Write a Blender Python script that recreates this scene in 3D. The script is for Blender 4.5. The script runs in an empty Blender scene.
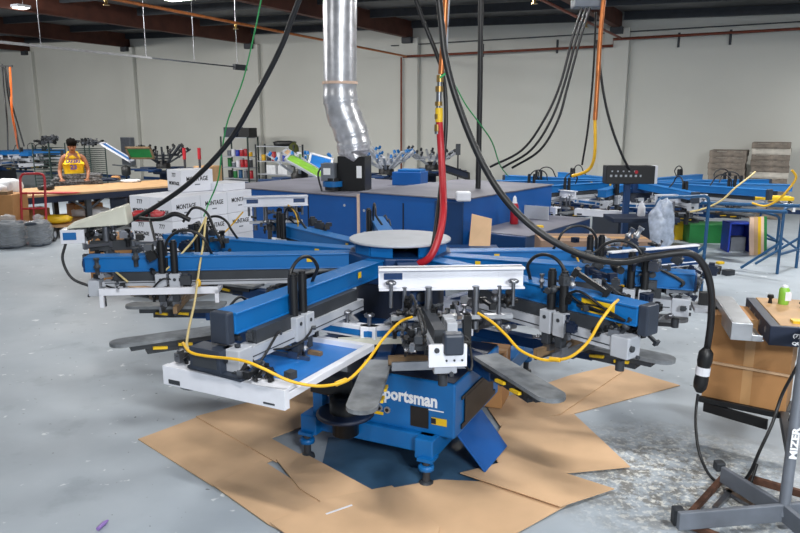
import bpy, math, random
from mathutils import Matrix, Vector, Euler
random.seed(7)
col = bpy.context.scene.collection
PI = math.pi
R = math.radians
# ---------------------------------------------------------------- camera
CAM_H = 2.15
PITCH = math.atan(143/700.)
cam = bpy.data.cameras.new('camera'); co = bpy.data.objects.new('camera', cam); col.objects.link(co)
co.location = (0, 0, CAM_H); co.rotation_euler = (PI/2-PITCH, 0, 0)
cam.sensor_width = 36; cam.lens = 700/800*36; cam.clip_end = 200
bpy.context.scene.camera = co
def _ray(x, y):
    u = (x-400)/700.; v = (266.5-y)/700.
    c, s = math.cos(PITCH), math.sin(PITCH)
    return u, c+v*s, -s+v*c
def at(x, y, Y):
    d = _ray(x, y); t = Y/d[1]
    return Vector((d[0]*t, Y, CAM_H+d[2]*t))
def un(x, y, z=0.):
    d = _ray(x, y); t = (z-CAM_H)/d[2]
    return Vector((d[0]*t, d[1]*t, z))
# ---------------------------------------------------------------- materials
def lin(c):
    return tuple((v/12.92 if v <= .04045 else ((v+.055)/1.055)**2.4) for v in [k/255. for k in c])
def mat(name, rgb, rough=.5, metal=0., var=.12, scale=6., bump=0., alpha=1., trans=0., spec=.5, emit=0., coat=0.):
    m = bpy.data.materials.new(name); m.use_nodes = True
    nt = m.node_tree; b = nt.nodes['Principled BSDF']
    c = lin(rgb)
    b.inputs['Roughness'].default_value = rough; b.inputs['Metallic'].default_value = metal
    b.inputs['Specular IOR Level'].default_value = spec
    b.inputs['Coat Weight'].default_value = coat
    if trans: b.inputs['Transmission Weight'].default_value = trans
    if alpha < 1: b.inputs['Alpha'].default_value = alpha
    if emit:
        b.inputs['Emission Color'].default_value = (*c, 1); b.inputs['Emission Strength'].default_value = emit
    if var:
        tc = nt.nodes.new('ShaderNodeTexCoord'); n = nt.nodes.new('ShaderNodeTexNoise')
        n.inputs['Scale'].default_value = scale; n.inputs['Detail'].default_value = 5
        r = nt.nodes.new('ShaderNodeValToRGB')
        r.color_ramp.elements[0].position = .3; r.color_ramp.elements[1].position = .7
        r.color_ramp.elements[0].color = (*[k*(1-var*1.6) for k in c], 1)
        r.color_ramp.elements[1].color = (*[min(1, k*(1+var)) for k in c], 1)
        nt.links.new(tc.outputs['Object'], n.inputs['Vector']); nt.links.new(n.outputs['Fac'], r.inputs['Fac'])
        nt.links.new(r.outputs['Color'], b.inputs['Base Color'])
        if bump:
            bp = nt.nodes.new('ShaderNodeBump'); bp.inputs['Strength'].default_value = bump; bp.inputs['Distance'].default_value = .02
            nt.links.new(n.outputs['Fac'], bp.inputs['Height']); nt.links.new(bp.outputs['Normal'], b.inputs['Normal'])
    else:
        b.inputs['Base Color'].default_value = (*c, 1)
    return m
M = dict(
 blue=mat('press_blue_paint', (5, 100, 168), .45, 0, .06, 3),
 dblue=mat('dark_blue_paint', (6, 52, 100), .45, 0, .08, 3),
 navy=mat('navy_paint', (12, 27, 52), .5, 0, .1, 4),
 dryer=mat('dryer_blue_paint', (6, 84, 160), .45, 0, .07, 2),
 dryertop=mat('dryer_top_grey', (112, 112, 124), .55, 0, .15, 1.5),
 teal=mat('teal_blue_tube', (32, 84, 128), .45, 0, .08, 4),
 white=mat('white_aluminium', (222, 224, 232), .45, 0, .05, 5),
 alu=mat('brushed_aluminium', (176, 178, 182), .38, .7, .1, 9),
 steel=mat('steel', (140, 142, 148), .32, .9, .1, 12),
 lgrey=mat('light_grey_paint', (176, 180, 188), .5, 0, .06, 5),
 grey=mat('grey_paint', (112, 118, 128), .5, .2, .12, 6),
 dgrey=mat('dark_grey', (50, 54, 60), .55, 0, .12, 7),
 black=mat('black_plastic', (20, 21, 24), .45, 0, .1, 9),
 rubber=mat('black_rubber', (26, 27, 30), .42, 0, .08, 9),
 slate=mat('slate_control_box', (46, 54, 68), .45, 0, .1, 8),
 pallet=mat('worn_platen', (128, 132, 136), .42, .25, .35, 7),
 duct=mat('galvanised_duct', (214, 216, 222), .33, .75, .14, 7, bump=.12),
 foil=mat('crumpled_foil', (222, 222, 228), .34, .7, .15, 22, bump=.3),
 brown=mat('sprinkler_pipe', (122, 56, 34), .5, 0, .15, 8),
 copper=mat('copper_pipe', (186, 112, 62), .35, .6, .15, 10),
 brass=mat('brass_fitting', (176, 144, 84), .3, .8, .1, 12),
 red=mat('red_paint', (170, 28, 42), .4, 0, .08, 6),
 redhose=mat('red_hose', (178, 34, 44), .4, 0, .06, 6),
 yellow=mat('yellow_hose', (226, 176, 34), .42, 0, .06, 12),
 paleyellow=mat('cream_hose', (206, 186, 128), .45, 0, .06, 12),
 orange=mat('orange_hose', (214, 104, 38), .45, 0, .06, 9),
 green=mat('green_cord', (38, 150, 82), .5, 0, .08, 9),
 label=mat('yellow_label', (224, 184, 30), .5, 0, .05, 9),
 card=mat('cardboard', (205, 170, 134), .75, 0, .07, 3),
 card2=mat('cardboard_carton', (176, 128, 80), .75, 0, .08, 4),
 tape=mat('packing_tape', (190, 146, 98), .35, 0, .05, 4),
 carton=mat('white_carton', (226, 228, 236), .6, 0, .03, 4),
 ink=mat('black_print', (28, 28, 32), .6, 0, 0),
 whiteink=mat('white_print', (236, 238, 242), .5, 0, 0),
 wood=mat('plywood_top', (188, 150, 108), .6, 0, .12, 5),
 palwood=mat('weathered_pallet_wood', (128, 118, 108), .8, 0, .3, 6),
 palwhite=mat('whitewashed_pallet_wood', (196, 190, 180), .8, 0, .15, 6),
 sqwood=mat('squeegee_wood', (128, 104, 76), .55, 0, .15, 9),
 skin=mat('skin', (150, 98, 70), .55, 0, .05, 9),
 hair=mat('black_hair', (16, 13, 12), .95, 0, .3, 30, spec=.1),
 jersey=mat('yellow_jersey', (238, 196, 24), .7, 0, .06, 9),
 purple=mat('purple_print', (92, 60, 130), .6, 0, 0),
 jeans=mat('dark_trousers', (36, 42, 58), .8, 0, .1, 9),
 cream=mat('cream_plastic', (206, 206, 192), .45, 0, .06, 6),
 bag=mat('clear_plastic_bag', (214, 220, 226), .2, 0, .1, 9, alpha=.3),
 darkcloth=mat('folded_dark_shirts', (66, 74, 86), .9, 0, .3, 14),
 mixcloth=mat('printed_garments', (96, 96, 98), .9, 0, .6, 26),
 whitecloth=mat('white_garments', (220, 222, 226), .9, 0, .08, 9),
 emul=mat('blue_screen_emulsion', (40, 120, 200), .35, 0, .12, 4),
 greenpanel=mat('green_screen_mesh', (18, 120, 52), .5, 0, .12, 6),
 lime=mat('lime_green', (140, 196, 70), .4, 0, .1, 9),
 rust=mat('rusty_bar', (96, 66, 52), .7, .3, .35, 14),
 olive=mat('olive_jacket', (78, 84, 40), .9, 0, .2, 9),
 pink=mat('pale_pink_board', (226, 196, 176), .7, 0, .06, 5),
 bin=mat('blue_bin', (22, 58, 170), .45, 0, .06, 5),
 greenbin=mat('green_box', (30, 120, 58), .55, 0, .08, 5),
 screenled=mat('dark_display', (30, 40, 40), .2, 0, 0),
)
# ---------------------------------------------------------------- mesh builder
def catmull(pts, n=6):
    pts = [Vector(p) for p in pts]
    if len(pts) < 3: return pts
    P = [2*pts[0]-pts[1]]+pts+[2*pts[-1]-pts[-2]]
    out = []
    for i in range(1, len(P)-2):
        a, b, c, d = P[i-1:i+3]
        for k in range(n):
            t = k/n
            out.append(.5*((2*b)+(c-a)*t+(2*a-5*b+4*c-d)*t*t+(3*b-a-3*c+d)*t**3))
    return out+[pts[-1]]
class MB:
    def __init__(s): s.v = []; s.f = []; s.mi = []; s.sm = []; s.m = 0; s.M = Matrix()
    def add(s, vs, fs, smooth=False):
        o = len(s.v); s.v += [s.M @ Vector(p) for p in vs]
        for f in fs: s.f.append([i+o for i in f]); s.mi.append(s.m); s.sm.append(smooth)
        return s
    def hexa(s, q):
        return s.add(q, [(3,2,1,0),(4,5,6,7),(0,1,5,4),(1,2,6,5),(2,3,7,6),(3,0,4,7)])
    def box(s, x0, x1, y0, y1, z0, z1):
        return s.hexa([(x0,y0,z0),(x1,y0,z0),(x1,y1,z0),(x0,y1,z0),(x0,y0,z1),(x1,y0,z1),(x1,y1,z1),(x0,y1,z1)])
    def bar(s, p, q, w, h, up=(0,0,1)):
        p = Vector(p); q = Vector(q); d = (q-p).normalized(); u = Vector(up)
        if abs(d.dot(u)) > .98: u = Vector((1,0,0))
        a = d.cross(u).normalized()*w/2; b = a.cross(d).normalized()*h/2
        return s.hexa([p-a-b, q-a-b, q+a-b, p+a-b, p-a+b, q-a+b, q+a+b, p+a+b])
    def tube(s, pts, r, n=8, cap=True):
        pts = [Vector(p) for p in pts]; N = len(pts)
        rs = r if isinstance(r, (list, tuple)) else [r]*N
        t = (pts[1]-pts[0]).normalized(); u = t.orthogonal().normalized(); vs = []; fs = []
        for i, p in enumerate(pts):
            tt = (pts[min(i+1, N-1)]-pts[max(i-1, 0)])
            if tt.length < 1e-9: tt = t
            tt.normalize(); u = (u-tt*u.dot(tt)).normalized(); w = tt.cross(u)
            for k in range(n):
                a = 2*PI*k/n; vs.append(p+(u*math.cos(a)+w*math.sin(a))*rs[i])
        for i in range(N-1):
            for k in range(n):
                fs.append((i*n+k, i*n+(k+1) % n, (i+1)*n+(k+1) % n, (i+1)*n+k))
        s.add(vs, fs, True)
        if cap:
            s.add(vs[:n], [tuple(range(n))[::-1]]); s.add(vs[-n:], [tuple(range(n))])
        return s
    def cyl(s, p, q, r, n=12): return s.tube([p, q], r, n)
    def lathe(s, prof, c=(0,0,0), n=16):
        c = Vector(c); vs = []; fs = []; N = len(prof)
        for (r, z) in prof:
            for k in range(n):
                a = 2*PI*k/n; vs.append(c+Vector((r*math.cos(a), r*math.sin(a), z)))
        for i in range(N-1):
            for k in range(n): fs.append((i*n+k, i*n+(k+1) % n, (i+1)*n+(k+1) % n, (i+1)*n+k))
        s.add(vs, fs, n > 7); s.add(vs[:n], [tuple(range(n))[::-1]]); return s.add(vs[-n:], [tuple(range(n))])
    def prism(s, poly, z0, z1):
        n = len(poly)
        vs = [(x, y, z0) for x, y in poly]+[(x, y, z1) for x, y in poly]
        return s.add(vs, [tuple(range(n))[::-1], tuple(range(n, 2*n))]+[(i, (i+1) % n, n+(i+1) % n, n+i) for i in range(n)])
    def sph(s, c, r, n=10, sc=(1,1,1)):
        c = Vector(c); vs = []; fs = []; h = n//2+1
        for i in range(h+1):
            th = PI*(i+.001)/(h+.002)
            for k in range(n):
                a = 2*PI*k/n
                vs.append(c+Vector((r*sc[0]*math.sin(th)*math.cos(a), r*sc[1]*math.sin(th)*math.sin(a), r*sc[2]*math.cos(th))))
        for i in range(h):
            for k in range(n): fs.append((i*n+k, (i+1)*n+k, (i+1)*n+(k+1) % n, i*n+(k+1) % n))
        return s.add(vs, fs, True)
    def blob(s, c, size, seed=0, n=14, amp=.2, boxy=.5):
        rnd = random.Random(seed); ph = [rnd.uniform(0, 6.3) for _ in range(9)]
        c = Vector(c); vs = []; fs = []; h = n//2+1
        for i in range(h+1):
            th = PI*(i+.001)/(h+.002)
            for k in range(n):
                a = 2*PI*k/n
                d = Vector((math.sin(th)*math.cos(a), math.sin(th)*math.sin(a), math.cos(th)))
                e = Vector([math.copysign(abs(t)**boxy, t) for t in d])
                g = 1+amp*(math.sin(3*a+ph[0]+2*th)*.5+math.sin(5*a+ph[1]-4*th)*.35+math.sin(7*th+ph[2]+2*a)*.3)
                vs.append(c+Vector((e.x*size[0]/2*g, e.y*size[1]/2*g, e.z*size[2]/2*(1 if d.z < 0 else g))))
        for i in range(h):
            for k in range(n): fs.append((i*n+k, (i+1)*n+k, (i+1)*n+(k+1) % n, i*n+(k+1) % n))
        return s.add(vs, fs, True)
    def build(s, name, m, parent=None, bevel=0.):
        me = bpy.data.meshes.new(name); me.from_pydata([tuple(p) for p in s.v], [], s.f)
        ms = m if isinstance(m, (list, tuple)) else [m]
        for k in ms: me.materials.append(M[k] if isinstance(k, str) else k)
        me.polygons.foreach_set('material_index', s.mi); me.polygons.foreach_set('use_smooth', s.sm); me.update()
        o = bpy.data.objects.new(name, me); col.objects.link(o)
        if parent: o.parent = parent
        if bevel:
            b = o.modifiers.new('bevel', 'BEVEL'); b.width = bevel; b.segments = 2; b.limit_method = 'ANGLE'; b.angle_limit = R(50)
        return o
def tag(o, label=None, cat=None, group=None, kind=None):
    if label: o['label'] = label
    if cat: o['category'] = cat
    if group: o['group'] = group
    if kind: o['kind'] = kind
    return o
def thing(name, label, cat, loc=(0,0,0), rz=0, group=None):
    o = bpy.data.objects.new(name, None); col.objects.link(o); o.empty_display_size = .2
    o.location = loc; o.rotation_euler = (0, 0, rz)
    return tag(o, label, cat, group)
def struct(mb, name, m, **k): return tag(mb.build(name, m, **k), kind='structure')
def copy_tree(o, parent=None, label=None, loc=None, rz=None):
    c = o.copy(); col.objects.link(c); c.parent = parent
    if label: c['label'] = label
    if loc is not None: c.location = loc
    if rz is not None: c.rotation_euler = (0, 0, rz)
    for ch in list(o.children): copy_tree(ch, c)
    return c
def frame(o, x, y):            # matrix with origin o, x axis x, y axis y
    x = Vector(x).normalized(); z = x.cross(Vector(y)).normalized(); y = z.cross(x)
    m = Matrix((x, y, z)).transposed().to_4x4(); m.translation = Vector(o); return m
def text(name, body, size, m, parent, mtx, shear=0., sx=1., bold=0., align='CENTER'):
    cu = bpy.data.curves.new(name, 'FONT'); cu.body = body; cu.size = size; cu.shear = shear
    cu.offset = bold; cu.extrude = .0015; cu.align_x = align; cu.align_y = 'CENTER'; cu.resolution_u = 2
    t = bpy.data.objects.new(name, cu); col.objects.link(t)
    bpy.context.view_layer.update()
    me = bpy.data.meshes.new_from_object(t.evaluated_get(bpy.context.evaluated_depsgraph_get()))
    bpy.data.objects.remove(t)
    for v in me.vertices: v.co = mtx @ Vector((v.co.x*sx, v.co.y, v.co.z))
    me.materials.clear(); me.materials.append(M[m])
    o = bpy.data.objects.new(name, me); col.objects.link(o); o.parent = parent
    return o
def cable(name, pts, r, m, label, cat='cable', group=None, n=6, seg=8):
    return tag(MB().tube(catmull(pts, n), r, seg).build(name, m), label, cat, group)
# ---------------------------------------------------------------- setting
WX = Vector((.874, -.486, 0)); WN = Vector((-.486, -.874, 0))      # along the back wall, and out of it into the room
W0 = Vector((-10.4, 28., 0)); WS = 6.133
def wall(s, z, out=0.): return W0+WX*(s*WS)+WN*out+Vector((0, 0, z))
def wf(s, z, out=0.): return frame(wall(s, z, out), WX, Vector((0,0,1)))      # x along wall, y up, z into the room
def concrete():
    m = bpy.data.materials.new('sealed_concrete'); m.use_nodes = True; nt = m.node_tree; L = nt.links; N = nt.nodes.new
    b = nt.nodes['Principled BSDF']; tc = N('ShaderNodeTexCoord')
    def noise(sc, det, lo, hi, rough=.6):
        n = N('ShaderNodeTexNoise'); n.inputs['Scale'].default_value = sc; n.inputs['Detail'].default_value = det; n.inputs['Roughness'].default_value = rough
        L.new(tc.outputs['Object'], n.inputs['Vector'])
        r = N('ShaderNodeMapRange'); r.inputs[1].default_value = lo; r.inputs[2].default_value = hi; L.new(n.outputs['Fac'], r.inputs[0]); return r.outputs[0]
    def mix(f, a, c):
        x = N('ShaderNodeMix'); x.data_type = 'RGBA'
        if isinstance(f, (int, float)): x.inputs[0].default_value = f
        else: L.new(f, x.inputs[0])
        for i, q in ((6, a), (7, c)):
            if isinstance(q, tuple): x.inputs[i].default_value = (*lin(q), 1)
            else: L.new(q, x.inputs[i])
        return x.outputs[2]
    def mul(a, c):
        x = N('ShaderNodeMath'); x.operation = 'MULTIPLY'; L.new(a, x.inputs[0])
        if isinstance(c, float): x.inputs[1].default_value = c
        else: L.new(c, x.inputs[1])
        return x.outputs[0]
    base = mix(noise(.5, 6, .35, .65), (152, 162, 172), (172, 181, 190))
    base = mix(mul(noise(2.2, 6, .58, .68), .35), base, (128, 138, 148))
    base = mix(mul(noise(7, 3, .66, .70), .7), base, (226, 230, 232))
    base = mix(mul(noise(17, 2, .71, .74), .8), base, (66, 70, 76))
    # worn coating round the cart on the right
    g = N('ShaderNodeVectorMath'); g.operation = 'DISTANCE'; L.new(tc.outputs['Object'], g.inputs[0]); g.inputs[1].default_value = (1.75, 3.95, 0)
    gr = N('ShaderNodeMapRange'); gr.inputs[1].default_value = .95; gr.inputs[2].default_value = .35; L.new(g.outputs['Value'], gr.inputs[0])
    base = mix(mul(mul(gr.outputs[0], noise(9, 8, .46, .56, .7)), .8), base, (108, 102, 92))
    base = mix(mul(mul(gr.outputs[0], noise(26, 4, .52, .58, .7)), .8), base, (222, 222, 216))
    L.new(base, b.inputs['Base Color'])
    rr = N('ShaderNodeMapRange'); rr.inputs[3].default_value = .42; rr.inputs[4].default_value = .6
    L.new(noise(1.3, 5, .3, .7), rr.inputs[0]); L.new(rr.outputs[0], b.inputs['Roughness'])
    return m
def wallpaint():
    m = mat('painted_tilt_up_wall', (206, 206, 199), .75, 0, .03, .4)
    return m
M['floor'] = concrete(); M['wall'] = wallpaint()
M['ceil'] = mat('roof_insulation', (104, 104, 104), .55, .3, .3, .9, bump=.5)
M['beam'] = mat('dark_timber_beam', (84, 46, 34), .7, 0, .2, 3)
struct(MB().box(-44, 26, -9, 56, -.2, 0), 'floor', 'floor')
b = MB(); b.M = frame(W0, WX, (0,0,1)); b.box(-6*WS, 5.2*WS, 0, 7.4, -.25, 0); struct(b, 'wall_back', 'wall')
# roof: insulation planes falling to the right, beams out of the wall
def ceil_z(s): return 5.5-.18*s
b = MB()
q = [wall(-6, ceil_z(-6)-.0, -.2), wall(5.2, ceil_z(5.2), -.2), wall(5.2, ceil_z(5.2), 34), wall(-6, ceil_z(-6), 34)]
b.hexa(q+[p+Vector((0,0,.15)) for p in q]); struct(b, 'ceiling', 'ceil')
for i, s in enumerate((-2, -1, 0, 1, 2, 3, 4)):
    z = (5.28, 5.14, 5.0, 4.8, 4.66, 4.57, 4.46)[i]
    b = MB(); h = ceil_z(s)+.05-z
    b.bar(wall(s, z+h/2, .02), wall(s, z+h/2, 33), .17, h); struct(b, 'trim_%d' % (i+1), 'beam')
    # pilaster under each beam
    b = MB(); b.M = frame(wall(s, 0), WX, (0,0,1)); b.box(-.32, .32, 0, z, 0, .16)
    b.m = 1; b.box(-.16, .16, z-.16, z+.02, 0, .3); struct(b, 'trim_%d' % (i+21), ['wall', 'dgrey'], bevel=.02)
# purlins between the beams
for i in range(-1, 4):
    for k, o in enumerate((.25, 2.6, 5.0, 7.4, 9.8)):
        b = MB(); b.bar(wall(i+.03, ceil_z(i)-.12, o), wall(i+.97, ceil_z(i+1)-.12, o), .09, .2); struct(b, 'trim_%d' % (40+(i+1)*5+k), 'dgrey')
b = MB(); b.M = frame(W0, WX, (0,0,1)); b.box(-6*WS, 5*WS, 0, .1, 0, .03); struct(b, 'baseboard_back', 'dblue')
# panel joints high on the wall (right bays)
# ---------------------------------------------------------------- lights
def area(name, loc, rot, sx, sy, e, colr=(1,1,1)):
    l = bpy.data.lights.new(name, 'AREA'); l.shape = 'RECTANGLE'; l.size = sx; l.size_y = sy; l.energy = e; l.color = colr
    o = bpy.data.objects.new(name, l); col.objects.link(o); o.location = loc; o.rotation_euler = rot; return o
M['led'] = mat('lit_diffuser', (255, 252, 244), .5, 0, 0, emit=14.)
def highbay(p, label, e=0, sc=1.):
    t = thing('ceiling_light', label, 'ceiling light', p, R(-29), 'LED fixtures hung under the roof')
    t.scale = (sc, 1, 1)
    MB().box(-.62, .62, -.17, .17, 0, .06).build('light_housing', 'lgrey', t)
    MB().box(-.58, .58, -.13, .13, -.012, .0).build('diffuser', 'led', t)
    b = MB()
    for x in (-.5, .5): b.cyl((x, 0, .06), (x, 0, .55), .006, 5)
    b.build('hanger_wire', 'steel', t)
    if e: area('lamp', (p[0], p[1], p[2]-.04), (0, 0, R(-29)), 1.2*sc, .3, e, (1, .98, .94))
highbay(un(18, 8, 4.84), 'lit ceiling light over the work table at the far left corner', 90, .4)
highbay(un(180, -1, 4.88), 'lit ceiling light over the white cartons, cut by top edge', 120, .6)
for x, y, e in ((-5.5, 7, 120), (0.6, 7.8, 110), (6.2, 10, 260), (-.6, 1.4, 150), (4.8, 3.0, 300), (1.5, 13.6, 200), (-13, 14, 200), (9.5, 13.0, 190), (-7, 15, 120)):
    area('lamp', (x, y, 4.75), (0, 0, R(-29)), 1.2, .25, e, (1, .985, .95))
for x, y, e in ((-19, 17, 480), (-9.5, 13.2, 300), (-1.5, 11.4, 270), (6.5, 8.5, 300)):     # unseen fill lights, added only to brighten the back wall
    area('wall_fill_light', (x, y, 4.95), (R(62), 0, R(-29)), 2.4, .3, e, (1, .985, .95))
area('door_daylight', (2.2, -3.2, 4.1), (R(62), 0, R(12)), 1.4, .9, 480, (.93, .97, 1))
w = bpy.data.worlds.new('world'); bpy.context.scene.world = w; w.use_nodes = True
w.node_tree.nodes['Background'].inputs[0].default_value = (.80, .88, 1, 1); w.node_tree.nodes['Background'].inputs[1].default_value = .33
vs = bpy.context.scene.view_settings
vs.view_transform = 'Standard'; vs.look = 'None'; vs.gamma = 1; vs.exposure = 0.0; vs.use_curve_mapping = False
# ---------------------------------------------------------------- pipes and wires of the building
PIPE = 4.12
t = thing('wall_pipe', 'brown sprinkler pipe running along the back wall with a step up', 'pipe', wall(2, 4.12, .25))
def loc(p): return p-Vector(t.location)
MB().tube([loc(wall(1.98, 4.12, .25)), loc(wall(2.99, 4.12, .25)), loc(wall(2.99, 4.28, .25)), loc(wall(5, 4.28, .25))], .035).build('pipe_run', 'brown', t)
for s in (3.25, 3.3+.14, 2.4, 2.75, 4.2):
    b = MB(); p = loc(wall(s, 4.2, .24)); b.cyl(p-Vector((0,0,.2)), p+Vector((0,0,.15)), .03, 6).build('pipe_bracket', 'dgrey', t)
tag(MB().tube([wall(1.97, 4.1, .25), wall(1.97, 0, .25)], .03).build('riser_pipe', 'brown'), 'thin brown riser pipe down the back wall behind the dryer duct', 'pipe')
tag(MB().tube([wall(1.9, 4.47, .12), wall(5, 4.44, .12)], .014, 6).build('wall_conduit', 'dgrey'), 'thin dark conduit above the brown pipe on back wall', 'conduit')
def branch(s, z0, z1, L, label, heads):
    a = wall(s, z0, .25); c = wall(s, z1, L)
    t = thing('sprinkler_pipe', label, 'pipe', a)
    MB().tube([(0,0,0), c-a], .03).build('pipe_run', 'copper' if s < 2.5 else 'brown', t)
    for h in heads:
        p = (c-a)*h
        MB().cyl(p, p+Vector((0,0,1.0)), .012, 5).build('hanger_rod', 'steel', t)
        b = MB(); b.lathe([(.02, .0), (.035, -.05), (.02, -.1), (.06, -.12), (.06, -.125)], p, 8).build('sprinkler_head', 'brass', t)
branch(2.0, 4.12, 4.32, 18, 'orange brown sprinkler pipe crossing the upper left towards the duct', (.42, .6, .75))
branch(3.02, 4.3, 4.3, 14, 'brown sprinkler pipe dropping from top centre to the right pilaster', (.25, .5))
t = thing('light_track', 'thin silver light track hung on wires below the left beams', 'light track', un(0, 42, 3.6))
a = Vector(t.location); c = un(246, 68, 3.6)
def along(k): return (c-a)*k
MB().bar(along(-.25), along(.52), .06, .045).build('silver_track', 'alu', t)
MB().bar(along(.52), along(.97), .03, .03).build('dark_track', 'dgrey', t)
MB().bar(along(.93), along(1.0), .09, .14).build('junction_box', 'dgrey', t)
for k in (.12, .5, .72, .95): MB().cyl(along(k), along(k)+Vector((0,0,1.6)), .008, 5).build('hanger_wire', 'steel', t)
# grey electrical panel on the left pilaster
p = wall(-.03, 1.63, .16)
b = MB(); b.M = frame(wall(-.03, 1.2, .16), WX, (0,0,1)); b.box(-.28, .28, -.65, .42, 0, .2); b.m = 1; b.box(-.24, .24, -.6, .37, .2, .215); b.box(.18, .2, -.15, -.05, .215, .25)
tag(b.build('electrical_panel', ['grey', 'steel'], bevel=.01), 'small grey electrical panel high on the left wall pilaster', 'electrical panel')
# ---------------------------------------------------------------- floor protection: flattened cardboard
def sheet(px, label, z=.004, th=.006, m='card'):
    b = MB(); q = [un(x, y) for x, y in px]
    c = sum(q, Vector())/len(q)
    vs = [p-c+Vector((0,0,z)) for p in q]; n = len(q)
    b.add(vs+[p+Vector((0,0,th)) for p in vs], [tuple(range(n))[::-1], tuple(range(n, 2*n))]+[(i, (i+1) % n, n+(i+1) % n, n+i) for i in range(n)])
    # fold line pressed across the sheet
    o = b.build('cardboard_sheet', m); o.location = (c.x, c.y, 0)
    return tag(o, label, 'cardboard sheet', 'flattened cardboard laid round the press')
sheet([(138,440),(200,417),(275,460),(213,487)], 'brown cardboard sheet at the far left corner of the floor covering', .002)
sheet([(196,418),(262,400),(306,427),(271,440),(300,456),(276,464)], 'flat brown cardboard left of the press foot, second sheet from left corner', .009)
sheet([(258,402),(330,378),(350,396),(318,420),(304,428)], 'flat brown cardboard lying directly under the white front clamp board', .002)
sheet([(276,462),(304,456),(374,494),(326,508),(300,492)], 'flat cardboard strip lying in front of the left press foot', .017)
sheet([(213,487),(262,462),(330,506),(282,533),(268,526)], 'dappled cardboard sheet left of centre along the front edge', .009)
sheet([(270,527),(330,502),(392,490),(440,532),(432,560),(330,570)], 'cardboard sheet with white tape along its seam at the bottom edge', .024)
sheet([(384,492),(440,482),(520,486),(566,508),(500,545),(432,550)], 'front cardboard sheet below the right press foot', .012)
sheet([(460,478),(518,463),(614,494),(560,512)], 'cardboard sheet with a pointed corner at the front right', .030)
sheet([(505,424),(574,417),(630,470),(508,482),(488,450)], 'cardboard sheet right of the leaning blue door', .018)
sheet([(488,410),(540,388),(624,372),(560,416),(500,428)], 'cardboard sheet under the right front platen beside brown carton', .010)
sheet([(505,398),(570,376),(612,366),(680,386),(590,410),(530,426)], 'large clean cardboard sheet at the right end of the covering', .002)
b = MB(); p = un(326, 514, .033); q = un(352, 505, .033); tag(b.bar(p, q, .012, .003).build('white_tape', 'white'), 'strip of white tape on the front cardboard seam', 'tape')
tag(MB().box(-.55, .75, -.5, .45, 0, .0035).build('floor_mat', mat('dark_blue_vinyl', (62, 94, 122), .4, 0, .2, 4)), 'dark blue vinyl mat on the floor under the press', 'mat').location = (.05, 4.1, 0)
# ---------------------------------------------------------------- screen printing press
def pallet_mb(r0, r1, w, z):
    pts = [(r0, -w/2), (r1-w/2, -w/2)]+[(r1-w/2+w/2*math.cos(a), w/2*math.sin(a)) for a in [R(-75+25*k) for k in range(7)]]+[(r1-w/2, w/2), (r0, w/2)]
    return MB().prism(pts, z, z+.022)
def clutter(m, x0, x1, y0, y1, z0, z1, n, seed):
    rnd = random.Random(seed)
    for k in range(n):
        x, y, z = rnd.uniform(x0, x1), rnd.uniform(y0, y1), rnd.uniform(z0, z1)
        m.m = rnd.choice((0, 0, 1, 1, 2)); kind = rnd.random(); s = rnd.uniform(.012, .03)
        if kind < .4: m.box(x-s, x+s, y-s*.8, y+s*.8, z-s, z+s)
        elif kind < .75: m.cyl((x, y, z-2*s), (x, y, z+2*s), s*.55, 8)
        else: m.bar((x-2.5*s, y, z), (x+2.5*s, y+rnd.uniform(-s, s), z), s*.7, s*.7)
    return m
PROTO = {}
def fittings(parent, x0, x1, y0, y1, z0, z1, n, seed, mats=('dgrey', 'steel', 'black'), big=1.):
    """valves, elbows and link rods crowded round a print head, each an object of its own"""
    rnd = random.Random(seed)
    for k in range(n):
        mt = rnd.choice(mats); kind = rnd.choice(('valve', 'valve', 'pipe_fitting', 'pipe_fitting', 'link_rod')); s = rnd.uniform(.014, .03)*big
        if (kind, mt) not in PROTO:
            m = MB()
            if kind == 'valve': m.box(-1, 1, -.8, .8, -1, .8); m.box(-.5, .5, -.5, .5, .8, 1.3); m.box(1, 1.3, -.3, .3, -.3, .3)
            elif kind == 'pipe_fitting': m.lathe([(.5, -2), (.5, -.6), (.8, -.5), (.8, .2), (.5, .3), (.5, 1.4), (.7, 1.5), (.7, 2)], n=10)
            else: m.bar((-2.8, 0, 0), (2.8, 0, 0), .7, .7); m.box(-3.1, -2.4, -.7, .7, -.7, .7); m.box(2.4, 3.1, -.7, .7, -.7, .7)
            o = m.build(kind, mt, parent); PROTO[(kind, mt)] = o.data
        else:
            o = bpy.data.objects.new(kind, PROTO[(kind, mt)]); col.objects.link(o); o.parent = parent
        o.location = (rnd.uniform(x0, x1), rnd.uniform(y0, y1), rnd.uniform(z0, z1)); o.scale = (s, s, s); o.rotation_euler = (rnd.choice((0, 0, PI/2)), rnd.choice((0, 0, .5)), rnd.uniform(-.5, .5))
def star_knob(m, c, r, ax=(0,0,1)):
    c = Vector(c); f = frame(c, Vector(ax).orthogonal(), Vector(ax).cross(Vector(ax).orthogonal()))
    old = m.M; m.M = old @ f
    m.prism([(r*(1 if k % 2 == 0 else .5)*math.cos(PI*k/5), r*(1 if k % 2 == 0 else .5)*math.sin(PI*k/5)) for k in range(10)], 0, r*.6); m.M = old
def bolt(m, x, y, z0, z1):
    m.cyl((x, y, z0), (x, y, z1), .012, 8); m.lathe([(.03, 0), (.034, .012), (.02, .022)], (x, y, z1), 10)
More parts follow.
